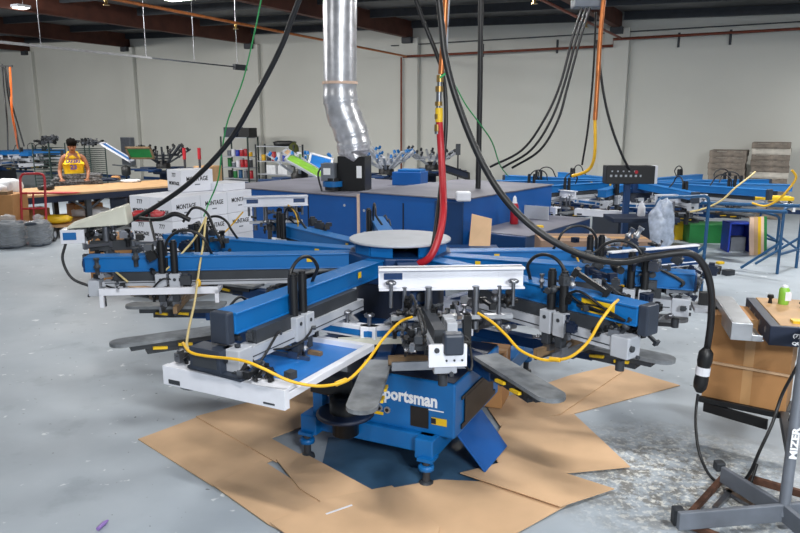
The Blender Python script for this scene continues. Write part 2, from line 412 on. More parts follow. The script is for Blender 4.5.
def print_arm(root, ang, L, rc, seed, board=True, panel=None, detail=True, endbox=True, loop=True, r0=.33, zb=1.08, zt=1.19, side=1, pt=0., pyaw=0., clamp=True, Lb=None, bt=0., mt='blue', upper=0, cyl=True, thin=False, cs=1, ry=None):
    Lb = Lb or L
    def B(m, name, mt, bev=0.):
        return m.build(name, mt, arm, bev)
    m = MB(); m.box(r0, Lb, -.062, .062, zb, zt); m.box(r0-.001, Lb+.001, -.072, .072, zt-.012, zt+.002); m.box(r0, Lb, -.072, .072, zb-.004, zb+.008)
    arm = m.build('print_arm', mt, root, .005); arm.rotation_euler = (0, 0, R(ang))
    y = cs*.03 if ry is None else ry
    rb = .972 if thin else .93; m = MB(); m.box(.8, L-.12, y-.05, y+.05, rb, 1.005); m.m = 1; m.box(.8, L-.14, y-.052, y+.052, rb+.022, rb+.028); m.box(.85, L-.2, y-.03, y+.03, 1.005, zb)
    B(m, 'slide_rail', ['lgrey', 'dgrey'])
    m = MB(); m.box(L-(.1 if thin else .13), L-.02, y-.06, y+.06, .9, 1.02); m.m = 1
    m.cyl((L-.02, y-.03, .96), (L-.005, y-.03, .96), .018, 8); m.cyl((L-.02, y+.03, .9), (L-.005, y+.03, .9), .012, 8); m.cyl((L-.1, y, .81), (L-.1, y, .87), .025, 8)
    B(m, 'rail_end_bracket', ['lgrey', 'dgrey'], .006)
    for x in (-.05, .05):
        yy = cs*.125; m = MB(); m.box(rc+x-.04, rc+x+.04, yy-.03, yy+.03, .93, 1.07); m.m = 1; m.box(rc+x-.025, rc+x+.025, yy-.025, yy+.025, .86, .93); m.cyl((rc+x, yy+cs*.031, 1.03), (rc+x, yy+cs*.034, 1.03), .012, 8); B(m, 'carriage_block', ['lgrey', 'dgrey'], .005)
    m = MB()
    for x in (-.04, .04): m.box(rc+x-.025, rc+x+.025, -.14, .14, .905, .93)
    B(m, 'carriage_plate', 'dgrey')
    for x in (-.045, .045) if cyl else ():
        m = MB(); yy = cs*.105
        m.cyl((rc+x, yy, 1.05), (rc+x, yy, 1.30), .026, 10); m.cyl((rc+x, yy, 1.30), (rc+x, yy, 1.315), .02, 10); m.m = 1
        m.cyl((rc+x, yy, .84), (rc+x, yy, 1.05), .011, 8); m.box(rc+x-.025, rc+x+.025, yy-.03, yy+.03, .82, .86)
        B(m, 'air_cylinder', ['black', 'steel'])
    m = MB(); m.box(rc-.07, rc-.04, -.22, .22, .79, .84); m.m = 1; m.box(rc-.063, rc-.047, -.22, .22, .775, .79); B(m, 'squeegee', ['sqwood', 'dgrey'])
    m = MB(); m.box(rc+.045, rc+.06, -.21, .21, .79, .84); B(m, 'flood_bar', 'steel')
    if loop:
        pts = [(rc+.02, cs*.06, 1.1)]+[(rc-.13+.15*math.cos(a), cs*.06, 1.25+.13*math.sin(a)) for a in [R(15*k) for k in range(0, 12)]]+[(rc-.29, cs*.02, 1.22), (rc-.3, 0, 1.19)]
        B(MB().tube(catmull(pts, 2), .011, 6), 'cable_loop', 'rubber')
    if clamp:
        m = MB(); m.box(.98, 1.05, -.36, .36, .82, .9); m.m = 1; m.box(1.05, 1.056, -.34, .34, .835, .875); B(m, 'inner_clamp_bar', ['white', 'blue'], .005)
        for yy in (-.3, -.14, .14, .3): m = MB(); bolt(m, 1.02, yy, .9, .96); B(m, 'thumbscrew', 'steel')
        for yy in (-.2, .2): B(MB().bar((1.0, yy, .9), (1.0, yy*.3, 1.0), .03, .03), 'clamp_strut', 'alu')
    else:
        B(MB().box(.98, 1.03, -.3, .3, .83, .87), 'inner_clamp_bar', 'dgrey', .004)
    if board:
        m = MB(); m.box(L-.02, L+.02, bt-.4, bt+.4, .775, .88); m.box(L-.1, L-.02, bt-.39, bt+.39, .86, .88); m.m = 1
        m.box(L+.02, L+.023, bt-.36, bt-.28, .785, .81); m.box(L+.02, L+.023, bt+.27, bt+.34, .79, .8)
        B(m, 'front_clamp_board', ['white', 'dgrey'], .005)
        for yy in (-.3, -.17, .1, .27): m = MB(); star_knob(m, (L-.05, bt+yy, .915), .036, (.6, 0, .8)); m.cyl((L-.06, bt+yy, .88), (L-.05, bt+yy, .92), .01, 6); B(m, 'star_knob', 'black')
        if detail: fittings(arm, L-.14, L-.03, bt-.36, bt+.36, .9, .93, 16, seed)
    if endbox:
        m = MB(); m.box(Lb, Lb+.06, -.058, .058, zb-.05, zt+.01); B(m, 'control_box', 'slate', .01)
    elif detail:
        m = MB(); m.box(Lb, Lb+.012, -.06, .06, zb, zt-.01); m.m = 1; m.cyl((Lb+.012, 0, zb+.05), (Lb+.03, 0, zb+.05), .03, 10); B(m, 'end_cap', ['dblue', 'dgrey'])
    if detail:
        fittings(arm, rc-.14, rc+.14, -.17, .17, .86, .98, 12, seed+1); fittings(arm, L-.28, L-.04, -.14, .14, .9, 1.08, 8, seed+2)
        if upper: fittings(arm, L-.75, L-.03, -.2, .2, 1.0, 1.27, upper, seed+3, ('dgrey', 'black', 'steel', 'dgrey', 'alu', 'navy'), 1.3)
        for k in range(2):
            rnd = random.Random(seed*7+k); x = rc+rnd.uniform(-.15, .2)
            B(MB().tube(catmull([(x, .12, 1.0), (x+.1, .17, .96+.08*k), (x+.26, .16, .92), (L-.15, .09, .98)], 5), .007, 6), 'air_line', 'black')
            B(MB().tube(catmull([(x, -.1, 1.16), (x+.1, -.09, 1.21), (x+.26, -.075, 1.14), (L-.08, -.08, 1.1)], 5), .008, 6), 'air_line', 'black')
    m = MB(); xx = .62+.05*(seed % 3); m.box(xx, xx+.04, cs*.073-.001, cs*.073+.001, zt-.06, zt-.02); B(m, 'warning_label', 'label')
    if panel:
        pr_, z0, z1, hw = panel
        PM = Matrix.Translation((pr_, pt, 0)) @ Matrix.Rotation(R(pyaw), 4, 'Z') @ Matrix.Translation((-pr_, 0, 0))
        def Q(): m = MB(); m.M = PM; return m
        m = Q(); m.box(pr_-.012, pr_+.012, -hw, hw, z0, z1); m.box(pr_-.05, pr_+.05, -hw, hw, z1-.012, z1); m.box(pr_-.05, pr_+.06, -hw, hw, z0, z0+.012)
        m.m = 1; m.box(pr_+.012, pr_+.014, -hw+.03, -hw+.14, z1-.07, z1-.03); m.box(pr_-.014, pr_-.012, -hw+.03, -hw+.14, z1-.07, z1-.03); m.box(pr_-.014, pr_-.012, hw-.14, hw-.03, z1-.07, z1-.03)
        m.m = 0; m.box(pr_+.012, pr_+.014, hw-.15, hw-.05, z1-.06, z1-.03)
        B(m, 'white_crossbeam', ['white', 'dblue'], .004)
        k_ = hw/.43
        for yy in (-.28, -.14, .14, .28):
            m = Q(); m.cyl((pr_+.05, yy*k_, z0-.15), (pr_+.05, yy*k_, z0+.02), .014 if abs(yy) > .2 else .022, 8); m.cyl((pr_+.05, yy*k_, z0-.24), (pr_+.05, yy*k_, z0-.19), .02, 8); B(m, 'lift_cylinder', 'steel')
        for yy in (-.36, .36): m = Q(); bolt(m, pr_+.06, yy*k_, z0-.1, z0+.04); B(m, 'thumbscrew', 'steel')
        m = Q(); m.box(pr_+.03, pr_+.075, -.36*k_, .36*k_, z0-.175, z0-.15); B(m, 'lift_plate', 'alu')
        for yy in (-.09, .09): m = Q(); m.box(pr_+.02, pr_+.09, yy*k_-.022, yy*k_+.022, z0-.34, z0-.15); B(m, 'yoke_leg', 'black')
        if detail: fittings(arm, pr_, pr_+.12, pt-.38*k_, pt+.38*k_, z0-.24, z0-.05, 30, seed+5)
    return arm
def press_core(root, offset, n=12, rot_base=-25.7, detail=True, R1=2.12, z=.76):
    # column, lower carousel and upper hub
    MB().lathe([(.42, .1), (.42, .5), (.34, .55), (.34, 1.0)], n=24).build('column', 'navy', root)
    m = MB(); m.lathe([(.3, .6), (.62, .62), (.66, .66), (.66, .70), (.5, .73), (.3, .74)], n=24); m.build('carousel_hub', 'dblue', root)
    m = MB(); m.prism([(.40*math.cos(R(15+30*k)), .40*math.sin(R(15+30*k))) for k in range(12)], 1.0, 1.2); m.build('upper_hub', 'dblue', root, .01)
    m = MB(); m.lathe([(.37, 1.275), (.39, 1.28), (.39, 1.292), (.385, 1.296)], n=36); m.build('hub_cap', 'lgrey', root)
    m = MB()
    for k in range(12):
        if k in (9,): continue
        a = R(7+30*k); m.M = Matrix.Rotation(a, 4, 'Z'); m.box(.33, .345, -.085, .085, 1.2, 1.275)
    m.M = Matrix(); m.build('hub_side_plates', 'blue', root)
    for k in range(n):
        a = offset+360/n*k
        m = MB(); m.bar((.5, 0, .69), (1.62, 0, .71), .09, .07); m.box(1.2, 1.5, -.05, .05, .66, .745)
        pa = m.build('platen_arm', 'dblue', root, .005); pa.rotation_euler = (0, 0, R(a))
        pallet_mb(1.36, R1, .16, z).build('platen', 'pallet', pa)
        m = MB(); m.box(1.42, R1-.12, -.06, .06, z-.035, z); m.box(1.5, R1-.22, -.045, .045, z-.075, z-.035); m.build('platen_bracket', ['dgrey', 'dgrey', 'steel'], pa)
        for x in (1.62, 1.78):
            for y in (-1, 1): MB().bar((x, y*.075, z-.04), (x+.09, y*.075, z-.03), .02, .016).build('clamp_lever', 'label', pa)
PC = Vector((0, 5.3, 0))
press = thing('screen_printing_press', 'blue carousel screen printing press standing on cardboard in the foreground', 'printing press', PC)
press_core(press, 209.3, 13)
ARMS = [(185, 2.33, 1.72, 1), (243, 2.1, 1.5, 2), (276, 1.95, 1.5, 3), (309, 2.12, 1.6, 4), (4, 2.15, 1.5, 5), (127, 2.0, 1.75, 6), (157, 2.25, 1.8, 7), (97, 2.05, 1.7, 8), (338, 2.1, 1.75, 9)]
for a, L, rc, sd in ARMS:
    kw = dict(board=sd == 2, clamp=sd in (2, 3), endbox=sd in (2, 4), thin=sd in (1, 5, 6, 7), upper={1: 26, 4: 26, 5: 34, 7: 30, 9: 30, 6: 12}.get(sd, 0))
    kw['cs'] = -1 if sd in (4, 5, 9) else 1
    if sd == 2: kw.update(Lb=2.0, bt=.05, ry=.085)
    if sd == 4: kw.update(Lb=2.1, ry=-.07)
    if sd == 3: kw.update(panel=(1.28, 1.195, 1.322, .43), pt=.17, pyaw=-2, loop=False, cyl=False, Lb=1.2, mt='dblue')
    if sd == 6: kw.update(panel=(1.95, 1.36, 1.46, .31), pyaw=-24, pt=.05)
    arm = print_arm(press, a, L, rc, sd, **kw)
    if sd == 4:
        m = MB(); m.box(1.74, 1.96, -.0655, -.062, 1.095, 1.17); m.build('yellow_warning_plate', 'label', arm)
        m = MB(); m.box(1.77, 1.87, -.067, -.0655, 1.105, 1.12); m.box(1.77, 1.93, -.067, -.0655, 1.135, 1.145); m.build('printed_warning', 'ink', arm)
    if sd == 3:
        m = MB(); m.box(1.93, 1.955, -.06, .135, .945, 1.06); m.m = 1; m.cyl((1.955, -.02, 1.035), (1.962, -.02, 1.035), .014, 8)
        for yy in (.03, .07, .11): m.cyl((1.955, yy, .98), (1.96, yy, .98), .006, 6)
        m.build('end_plate', ['white', 'dgrey'], arm, .004)
        MB().box(1.9, 1.98, .015, .115, 1.01, 1.12).build('control_box', 'slate', arm, .012)
        MB().box(1.02, 1.07, -.5, .22, .79, .83).build('rear_squeegee_bar', 'cream', arm)
    if sd == 1:
        m = MB(); m.box(1.35, 2.2, .17, .2, .93, .98); m.box(2.17, 2.2, .17, .2, .84, .93); m.box(1.35, 1.38, .17, .2, .86, .93); m.box(1.35, 1.38, 0, .2, .93, .96); m.box(2.05, 2.08, 0, .2, .95, .98); m.build('screen_holder', 'white', arm, .003)
    if sd == 2:
        m = MB(); m.box(2.02, 2.13, -.14, .06, .9, 1.02); m.m = 1; m.box(2.13, 2.133, -.12, .04, .92, 1.0); m.m = 0; m.prism([(1.98, -.19), (2.1, -.19), (2.14, .2), (2.02, .2)], .885, .9)
        m.build('control_housing', ['slate', 'dgrey'], arm, .008)
# blue crossbeam resting across the right hand heads
m = MB(); a_, c_ = Vector((1.46, -.5, 1.15)), Vector((2.2, -.2, 1.15))
m.bar(a_, c_, .14, .02); m.bar(a_+Vector((0, 0, .06)), c_+Vector((0, 0, .06)), .02, .11); m.m = 1; m.bar(a_+Vector((0, 0, .12)), c_+Vector((0, 0, .12)), .05, .012); m.bar(a_+Vector((.02, -.06, .0)), c_+Vector((.02, -.06, .0)), .012, .03)
m.build('blue_crossbeam', ['dblue', 'white'], press, .003)
d = (c_-a_).normalized()
for k in range(5):
    p = a_+(c_-a_)*(.12+.19*k); MB().cyl(p-Vector((0, 0, .22)), p, .02, 8).build('lift_cylinder', ('steel', 'dgrey')[k % 2], press)
fittings(press, a_.x+.05, c_.x+.05, -.5, -.15, .98, 1.14, 40, 77, ('dgrey', 'black', 'steel', 'alu', 'navy'), 1.3)
# chassis: rails, leveling feet, control cabinet (front faces lower left of picture)
FB = Vector((-.22, 4.08, 0))-PC
BF = Matrix.Translation(FB) @ Matrix.Rotation(R(-25.7), 4, 'Z')
def PB(): m = MB(); m.M = BF.copy(); return m
m = PB(); m.box(-.38, .44, .06, .16, .17, .29); m.box(-.38, .44, 2.2, 2.3, .17, .29)
for u in (-.42, .40): m.box(u-.06, u+.06, 0, 2.3, .16, .29)
m.build('chassis_frame', 'blue', press, .008)
for u in (-.43, .42):
    for v in (.0, 2.2):
        m = PB(); m.cyl((u, v, .0), (u, v, .17), .024, 10); m.lathe([(.05, 0), (.045, .02), (.02, .03)], (u, v, 0), 12); m.m = 1; m.lathe([(.04, .1), (.05, .105), (.05, .13), (.04, .135)], (u, v, 0), 10); m.box(u-.05, u+.05, v-.03, v+.07, .16, .18)
        m.build('leveling_foot', ['dgrey', 'blue'], press)
m = PB(); m.box(-.1, .56, .1, .95, .28, .63); cab = m.build('control_cabinet', 'blue', press, .012)
m = PB(); m.box(-.09, .55, .11, .94, .632, .637); m.build('cabinet_top', 'navy', cab)
text('printed_lettering', 'Sportsman', .112, 'whiteink', cab, BF @ frame((.245, .0985, .50), (1, 0, 0), (0, 0, 1)), .0, .84, .004)
text('small_lettering', 'm&r', .045, 'whiteink', cab, BF @ frame((.03, .0985, .585), (1, 0, 0), (0, 0, 1)), .1, 1.3, .002)
m = PB(); m.box(.36, .49, .096, .0985, .442, .449); m.build('printed_underline', 'whiteink', cab)
for k in range(3):
    m = PB(); x, z = .055*k, .40-.004*k; m.cyl((x, .098, z), (x, .09, z), .022, 12); m.m = 1; m.cyl((x, .091, z), (x, .086, z), .012, 12); m.build('socket', ['alu', 'black'], cab)
PB().box(.01, .08, .096, .099, .35, .37).build('warning_label', 'label', cab); PB().box(.41, .51, .096, .099, .355, .4).build('warning_label', 'label', cab)
m = PB(); m.box(.41, .44, .094, .097, .36, .395); m.build('warning_symbol', 'ink', cab)
m = PB(); m.box(.27, .39, .094, .1, .32, .45); m.build('vent_opening', 'black', cab)
m = PB(); m.box(.562, .57, .2, .85, .31, .34); m.box(.562, .57, .2, .85, .50, .52); m.box(.566, .572, .25, .8, .34, .5); m.build('side_opening', 'black', cab)
m = MB(); q = [at(452, 430, 4.05)-PC, at(478, 407, 4.45)-PC, un(506, 447, .03)-PC, un(484, 473, .03)-PC]; n_ = (q[1]-q[0]).cross(q[3]-q[0]).normalized()*.016
if n_.z < 0: n_ = -n_
m.hexa(q+[p+n_ for p in q])
m.build('open_cabinet_door', 'dryer', press, .006)
m = PB(); m.box(-.42, -.1, .03, .14, .44, .58); m.build('junction_housing', 'black', press, .01)
m = PB(); m.box(-.41, -.34, .05, .12, .29, .44); m.build('housing_post', 'blue', press)
m = PB(); c = (-.15, .02, 0); m.lathe([(.06, .2), (.085, .215), (.085, .34), (.12, .345)], c, 16); m.m = 1; m.lathe([(.18, .34), (.185, .345), (.185, .36), (.17, .365)], c, 20); m.m = 0; m.lathe([(.1, .365), (.1, .46), (.06, .47)], c, 16); m.m = 2; m.box(-.18, -.14, -.075, -.06, .3, .34)
m.build('drive_motor', ['black', 'navy', 'lgrey'], press)
# screens clamped in the heads
def screen(ang, r0, r1, hw, z, label, m_='emul', t0=0.):
    t = thing('print_screen', label, 'print screen', PC, R(ang), 'framed print screens held in the press heads')
    m = MB(); w = .045
    m.box(r0, r1, t0-hw, t0-hw+w, z, z+.04); m.box(r0, r1, t0+hw-w, t0+hw, z, z+.04); m.box(r0, r0+w, t0-hw+w, t0+hw-w, z, z+.04); m.box(r1-w, r1, t0-hw+w, t0+hw-w, z, z+.04)
    m.build('frame', 'white', t, .004)
    if m_: MB().box(r0+w, r1-w, t0-hw+w, t0+hw-w, z+.004, z+.007).build('mesh', m_, t)
screen(243, 1.2, 2.07, .36, .81, 'blue emulsion print screen in white frame, left front head', t0=.08)
# ---------------------------------------------------------------- second press on the right, third far left
def far_press(label, loc, arms, off, base=True, zs=1.):
    r = thing('screen_printing_press', label, 'printing press', loc)
    press_core(r, off); r.scale = (1, 1, zs)
    for a, L, rc, sd in arms: print_arm(r, a, L, rc, sd, detail=False, endbox=sd % 2 == 1, board=sd % 2 == 0, panel=(1.8, 1.0, 1.12, .4) if sd % 3 == 0 else None)
    m = MB(); m.box(-.45, .45, -.8, .8, .1, .6); m.build('control_cabinet', 'navy', r, .01)
    m = MB()
    for x in (-.4, .4):
        for y in (-.7, .7): m.cyl((x, y, 0), (x, y, .12), .03, 8)
    m.build('leveling_foot', 'dgrey', r)
    return r
p2 = far_press('blue carousel printing press behind the dryer on the right side', (4.1, 12.4, 0), [(180, 2.4, 1.8, 11), (212, 2.2, 1.7, 12), (240, 2.1, 1.6, 14), (275, 2.2, 1.7, 15), (310, 2.3, 1.7, 17), (340, 2.5, 1.7, 16), (5, 2.5, 1.8, 19), (40, 2.4, 1.8, 18), (75, 2.3, 1.7, 20), (110, 2.3, 1.7, 22), (148, 2.4, 1.7, 23)], 12, zs=.98)
m = MB(); b = at(607, 166, 10.0); c = at(654, 184, 10.0)
m.M = Matrix.Translation(Vector(((b.x+c.x)/2, 10.0, 0))) @ Matrix.Rotation(R(-3), 4, 'Z')
z0, z1 = c.z, b.z; hw = (c.x-b.x)/2
m.box(-hw, hw, 0, .22, z0, z1)
t = thing('control_panel', 'black control panel with buttons mounted over the rear right press', 'control panel', (0, 0, 0))
t.location = ((b.x+c.x)/2, 10.0, z0)
for k in range(len(m.v)): m.v[k] = m.v[k]-Vector(t.location)
m.build('panel_body', 'black', t, .008)
m = MB(); m.box(hw*.35, hw*.9, -.006, 0, .13, .2); m.build('display', 'screenled', t)
m = MB()
for k in range(7): m.box(-hw*.85+.07*k, -hw*.85+.07*k+.03, -.008, 0, .1, .13)
for k in range(5): m.box(-hw*.8+.08*k, -hw*.8+.08*k+.02, -.008, 0, .17, .19)
m.build('button', 'lgrey', t)
m = MB(); m.cyl((hw*.22, -.02, .17), (hw*.22, 0, .17), .025, 10); m.build('stop_button', 'red', t)
m = MB(); m.box(hw, hw+.05, .02, .2, 0, z1-z0); m.build('white_side', 'white', t)
m = MB(); m.box(-.04, .04, .08, .16, -z0, 0); m.build('stand', 'dblue', t)
# ---------------------------------------------------------------- conveyor dryer
t = thing('conveyor_dryer', 'large blue tunnel dryer with grey top behind the front press', 'conveyor dryer', (-.57, 9.85, 0), R(-36))
m = MB(); m.box(0, 1.7, 0, 2.7, .3, 1.2); m.build('right_hood', 'dryer', t, .012)
m = MB(); m.box(-3.0, -.03, 0, 2.6, .3, 1.13); m.build('left_hood', 'dryer', t, .012)
m = MB(); m.box(-.02, 1.72, -.02, 2.72, 1.2, 1.215); m.box(-3.02, -.02, -.02, 2.62, 1.13, 1.145); m.build('top_sheet', 'dryertop', t)
m = MB(); m.box(-.03, 0, -.025, .02, .3, 1.17); m.build('seam_strip', 'pink', t)
m = MB(); m.box(1.28, 1.705, -.03, -.001, .32, 1.17); m.build('end_panel', 'dblue', t, .005)
m = MB(); m.box(.75, .77, -.006, 0, .4, 1.1); m.box(-1.0, -.98, -.006, 0, .4, 1.1); m.build('panel_seam', 'navy', t)
for x, z in ((-.28, 1.0), (.08, .95)): MB().cyl((x, -.005, z), (x, .0, z), .02, 8).build('panel_screw', 'lgrey', t)
m = MB(); m.box(1.7, 2.5, .15, 2.3, .55, .78); m.box(1.75, 2.45, .2, 2.25, .3, .55); m.build('outfeed_bed', 'dblue', t, .01)
m = MB(); m.box(1.72, 2.52, .2, 2.25, .78, .79); m.build('conveyor_belt', 'dryertop', t)
m = MB(); m.box(1.72, 2.1, 1.7, 1.72, .79, .98); m.build('light_side_guard', 'lgrey', t)
for x in (-2.8, -1.4, -.2, 1.5, 2.3):
    for y in (.2, 1.8): MB().box(x-.05, x+.05, y-.05, y+.05, 0, .3).build('leg', 'navy', t)
# flue box and blower on the dryer, galvanised duct above
DZ = 1.145
fl = thing('exhaust_blower', 'black flue box with grey motor on the dryer top', 'blower', (-.72, 11.0, DZ), R(-12))
fl.location = un(354, 190, DZ)
F = Vector(fl.location)
m = MB(); m.box(-.2, .23, -.2, .2, 0, .52); m.build('flue_box', 'black', fl, .008)
m = MB(); m.box(-.42, -.22, -.33, -.1, .16, .42); m.m = 1; m.box(-.38, -.27, -.335, -.33, .25, .35); m.build('motor_control_box', ['grey', 'whiteink'], fl, .008)
m = MB(); m.cyl((-.27, -.22, .02), (-.27, -.22, .2), .12, 14); m.m = 1; m.cyl((-.27, -.22, .07), (-.27, -.22, .15), .15, 14); m.build('blower_motor', ['black', 'blue'], fl)
m = MB(); m.box(.1, .18, -.204, -.2, .2, .38); m.build('white_label', 'whiteink', fl)
m = MB(); m.tube(catmull([(-.42, -.2, .4), (-.5, -.22, .25), (-.42, -.3, 0)], 6), .015, 6); m.build('power_lead', 'rubber', fl)
d = thing('exhaust_duct', 'shiny galvanised round duct rising from the black flue box to the roof', 'duct', F+Vector((0, 0, .52)))
Yd = F.y
def dp(x, y): return at(x, y, Yd)-Vector(d.location)
S = Yd/700.
m = MB(); m.tube(catmull([(.015, 0, 0), (.015, 0, .06), dp(354, 152), dp(353.5, 143)], 3), [.19, .195, .22, .24, .25, .245, .255, .25, .258, .255], 26); m.build('foil_collar', 'foil', d)
path = catmull([dp(354, 146), dp(352.5, 138), dp(348.5, 126), dp(343, 112), dp(340.3, 98), dp(340, 84)], 4)
for a in range(0, 20, 5):
    m = MB(); m.tube(path[a:a+6], [.255+.006*math.sin(k*1.3) for k in range(len(path[a:a+6]))], 28); e = (path[a+1]-path[a]).normalized()*.012; p = path[a]
    m.tube([p-e, p+e], .268, 28); m.build('elbow_section', 'duct', d)
m = MB(); prev = dp(340, 86)
for yy in (58, 30, 2, -30, -70):
    n = dp(340, yy); m.tube([prev, n], .248, 30); m.tube([n-Vector((0, 0, .008)), n+Vector((0, 0, .008))], .252, 30); prev = n
m.build('straight_duct', 'duct', d)
m = MB(); n = dp(340, 83); m.tube([n-Vector((0,0,.02)), n+Vector((0,0,.02))], .266, 28); m.build('taped_joint', 'pink', d)
# things on and by the dryer
def onpx(x, y, z): return un(x, y, z)
p = onpx(514, 224, .79)
t = thing('spray_bottle', 'red bottle with white cap standing on the dryer outfeed', 'bottle', p)
MB().lathe([(.05, 0), (.058, .01), (.058, .24), (.04, .29)], n=16).build('bottle_body', 'red', t)
MB().lathe([(.04, .29), (.03, .31), (.025, .36), (.008, .39)], n=12).build('cap', 'white', t)
m = MB(); q = onpx(537, 227, .79); m.box(-.08, .08, -.05, .05, 0, .02)
o = m.build('yellow_pad', 'label'); o.location = q; tag(o, 'small yellow pad lying on the dryer outfeed', 'pad')
p = onpx(464, 202, 1.215)
o = MB().box(-.09, .09, -.07, .07, 0, .12).build('paper_roll_box', 'white', bevel=.02); o.location = p+Vector((0, .1, 0)); tag(o, 'small white box on the front right corner of the dryer top', 'box')
m = MB(); a, b, c, e = at(472, 214, 8.35), at(492, 219, 8.35), at(490, 246, 8.2), at(469, 246, 8.2)
n = Vector((0, .03, 0)); m.hexa([e, c, c+n, e+n, a, b, b+n, a+n]); 
c0 = at(480, 246, 8.2); g = c0.z
for k in range(len(m.v)): m.v[k] = m.v[k]-Vector((c0.x, c0.y, 0))
o = m.build('cardboard_offcut', 'card'); o.location = (c0.x, c0.y, 0); tag(o, 'yellowish cardboard offcut leaning against the dryer end panel', 'cardboard')
m = MB(); m.box(-.55, .3, -.25, .25, 0, .03); m.box(-.4, -.35, -.2, .2, -.62, 0); m.box(.1, .15, -.2, .2, -.62, 0)
o = m.build('blue_tray_table', 'dblue'); o.location = un(480, 247, .65)+Vector((-.1, -.25, 0)); tag(o, 'low dark blue tray table beneath the cardboard offcut', 'tray table')
p = un(395, 181, 1.215)
t = thing('blue_hood_box', 'blue sheet metal box at the back edge of the dryer top', 'metal box', (p.x-.05, p.y, 1.1455), R(-20))
m = MB(); m.box(0, .5, 0, .4, 0, .22); m.build('box_shell', 'dryer', t, .01)
m = MB(); m.box(.08, .48, .06, .34, .22, .26); m.build('top_lid', 'blue', t, .01)
b = MB(); b.box(-.62, .62, -.28, .28, 0, .86); b.m = 1; b.box(-.62, .62, -.06, .06, .86, .862)
o = b.build('cardboard_carton', [mat('taupe_cardboard', (138, 112, 94), .75, 0, .07, 3), 'tape'], bevel=.005); o.location = (2.22, 8.0, 0); o.rotation_euler = (0, 0, R(-4)); tag(o, 'long brown carton on the floor right of the dryer outfeed', 'carton')
# ---------------------------------------------------------------- white carton stack
CS = Vector((-2.72, 8.3, 0)); CX = Vector((.51, .86, 0)); CY = Vector((-.86, .51, 0))
pl = thing('pallet', 'wooden pallet under the white carton stack', 'pallet', CS, math.atan2(.86, .51))
m = MB()
for k in range(5): m.box(-.06, 1.5, .0+.17*k, .12+.17*k, .1, .125)
m.build('deck_board', 'palwood', pl)
m = MB()
for y in (.0, .35, .7): m.box(-.06, 1.5, y, y+.09, 0, .1)
m.build('stringer', 'palwood', pl)
MB().box(-.1, 1.54, -.06, .88, .125, .14).build('cardboard_liner', 'card', pl)
bw, bd, bh = .465, .375, .285
rows = ['bottom', 'second', 'third', 'top']
cols = ['left end corner', 'middle', 'right end']
c0 = thing('white_carton', '', 'carton', (0, 0, 0), 0, 'stacked white printed cartons')
def carton_mesh(root):
    MB().box(.003, bw-.003, .003, bd-.003, .002, bh-.002).build('carton_body', 'carton', root, .006)
    text('printed_lettering', 'MONTAGE', .08, 'ink', root, frame((bw*.5, .0015, bh*.58), (1, 0, 0), (0, 0, 1)), 0, .8, .001)
    m = MB(); m.box(bw*.42, bw*.58, .0005, .003, bh*.3, bh*.35); m.build('small_print', 'grey', root)
    text('side_lettering', 'MONTAGE', .06, 'ink', root, frame((.0015, bd*.5, bh*.38), (0, -1, 0), (0, 0, 1)), 0, .9, .0015)
    text('side_lettering', '777', .075, 'ink', root, frame((.0015, bd*.5, bh*.75), (0, -1, 0), (0, 0, 1)), 0, .9, .0)
    m = MB(); m.box(.0, bw, bd*.47, bd*.53, bh-.002, bh-.001); m.build('top_tape', 'whitecloth', root)
carton_mesh(c0)
rz = math.atan2(.86, .51); first = True
for r_ in range(4):
    for i in range(3):
        for j in range(2):
            if j == 1 and i > 0 and r_ < 3: continue
            p = CS+CX*(i*bw)+CY*(j*bd)+Vector((0, 0, .14+r_*bh))
            lab = 'white printed carton, %s row, %s, on the %s side of the stack' % (rows[r_], cols[i], 'table' if j else 'dryer')
            if first: c0.location = p; c0.rotation_euler = (0, 0, rz); c0['label'] = lab; first = False
            else: copy_tree(c0, None, lab, p, rz)
p = CS+CX*.55+CY*.42+Vector((0, 0, .14+4*bh))
copy_tree(c0, None, 'single white printed carton set on top of the white carton stack', p, rz-R(14))
p = CS+CX*.96+CY*.1+Vector((0, 0, .14+4*bh))
m = MB(); m.box(0, .42, 0, .36, 0, .1); o = m.build('shallow_white_box', 'carton', bevel=.006); o.location = p; o.rotation_euler = (0, 0, rz); tag(o, 'shallow white box on the stack behind the topmost white carton', 'box')
p = un(112, 262, 0); b = MB(); b.box(-.3, .35, -.1, .4, 0, .62); b.m = 1; b.box(-.3, .35, .12, .18, .62, .622)
o = b.build('cardboard_carton', ['card2', 'tape'], bevel=.005); o.location = (-4.0, 9.6, 0); o.rotation_euler = (0, 0, R(20)); tag(o, 'brown carton on the floor left of the white carton stack', 'carton')
# cream housing at the end of the back left arm
p = at(112, 226, 5.7)
t = thing('pendant_housing', 'cream wedge shaped plastic housing at the end of the thick left cable', 'pendant', p, R(14))
m = MB(); m.hexa([(-.34, -.1, 0), (.14, -.12, .02), (.16, .12, .02), (-.34, .1, 0), (-.28, -.06, .05), (.12, -.09, .17), (.14, .09, .18), (-.26, .06, .05)]); m.build('housing_shell', 'cream', t, .012)
m = MB(); m.box(-.38, -.2, -.09, .09, -.12, -.01); m.m = 1; m.box(-.36, -.26, -.095, -.09, -.09, -.03); m.build('connector_box', ['white', 'blue'], t, .006)
m = MB(); m.tube(catmull([(-.35, -.06, -.12), (-.38, -.08, -.25), (-.32, -.1, -.4), (-.18, -.1, -.48)], 6), .012, 6); m.build('black_lead', 'rubber', t)
m = MB(); m.box(-.18, .2, -.03, .03, -.2, -.12); m.build('valve_block', 'dgrey', t); fittings(t, -.2, .22, -.12, .12, -.3, -.03, 40, 31, big=1.2)
m = MB(); m.cyl((-.05, 0, -.42), (-.05, 0, .01), .03, 8); m.build('mounting_post', 'steel', t)
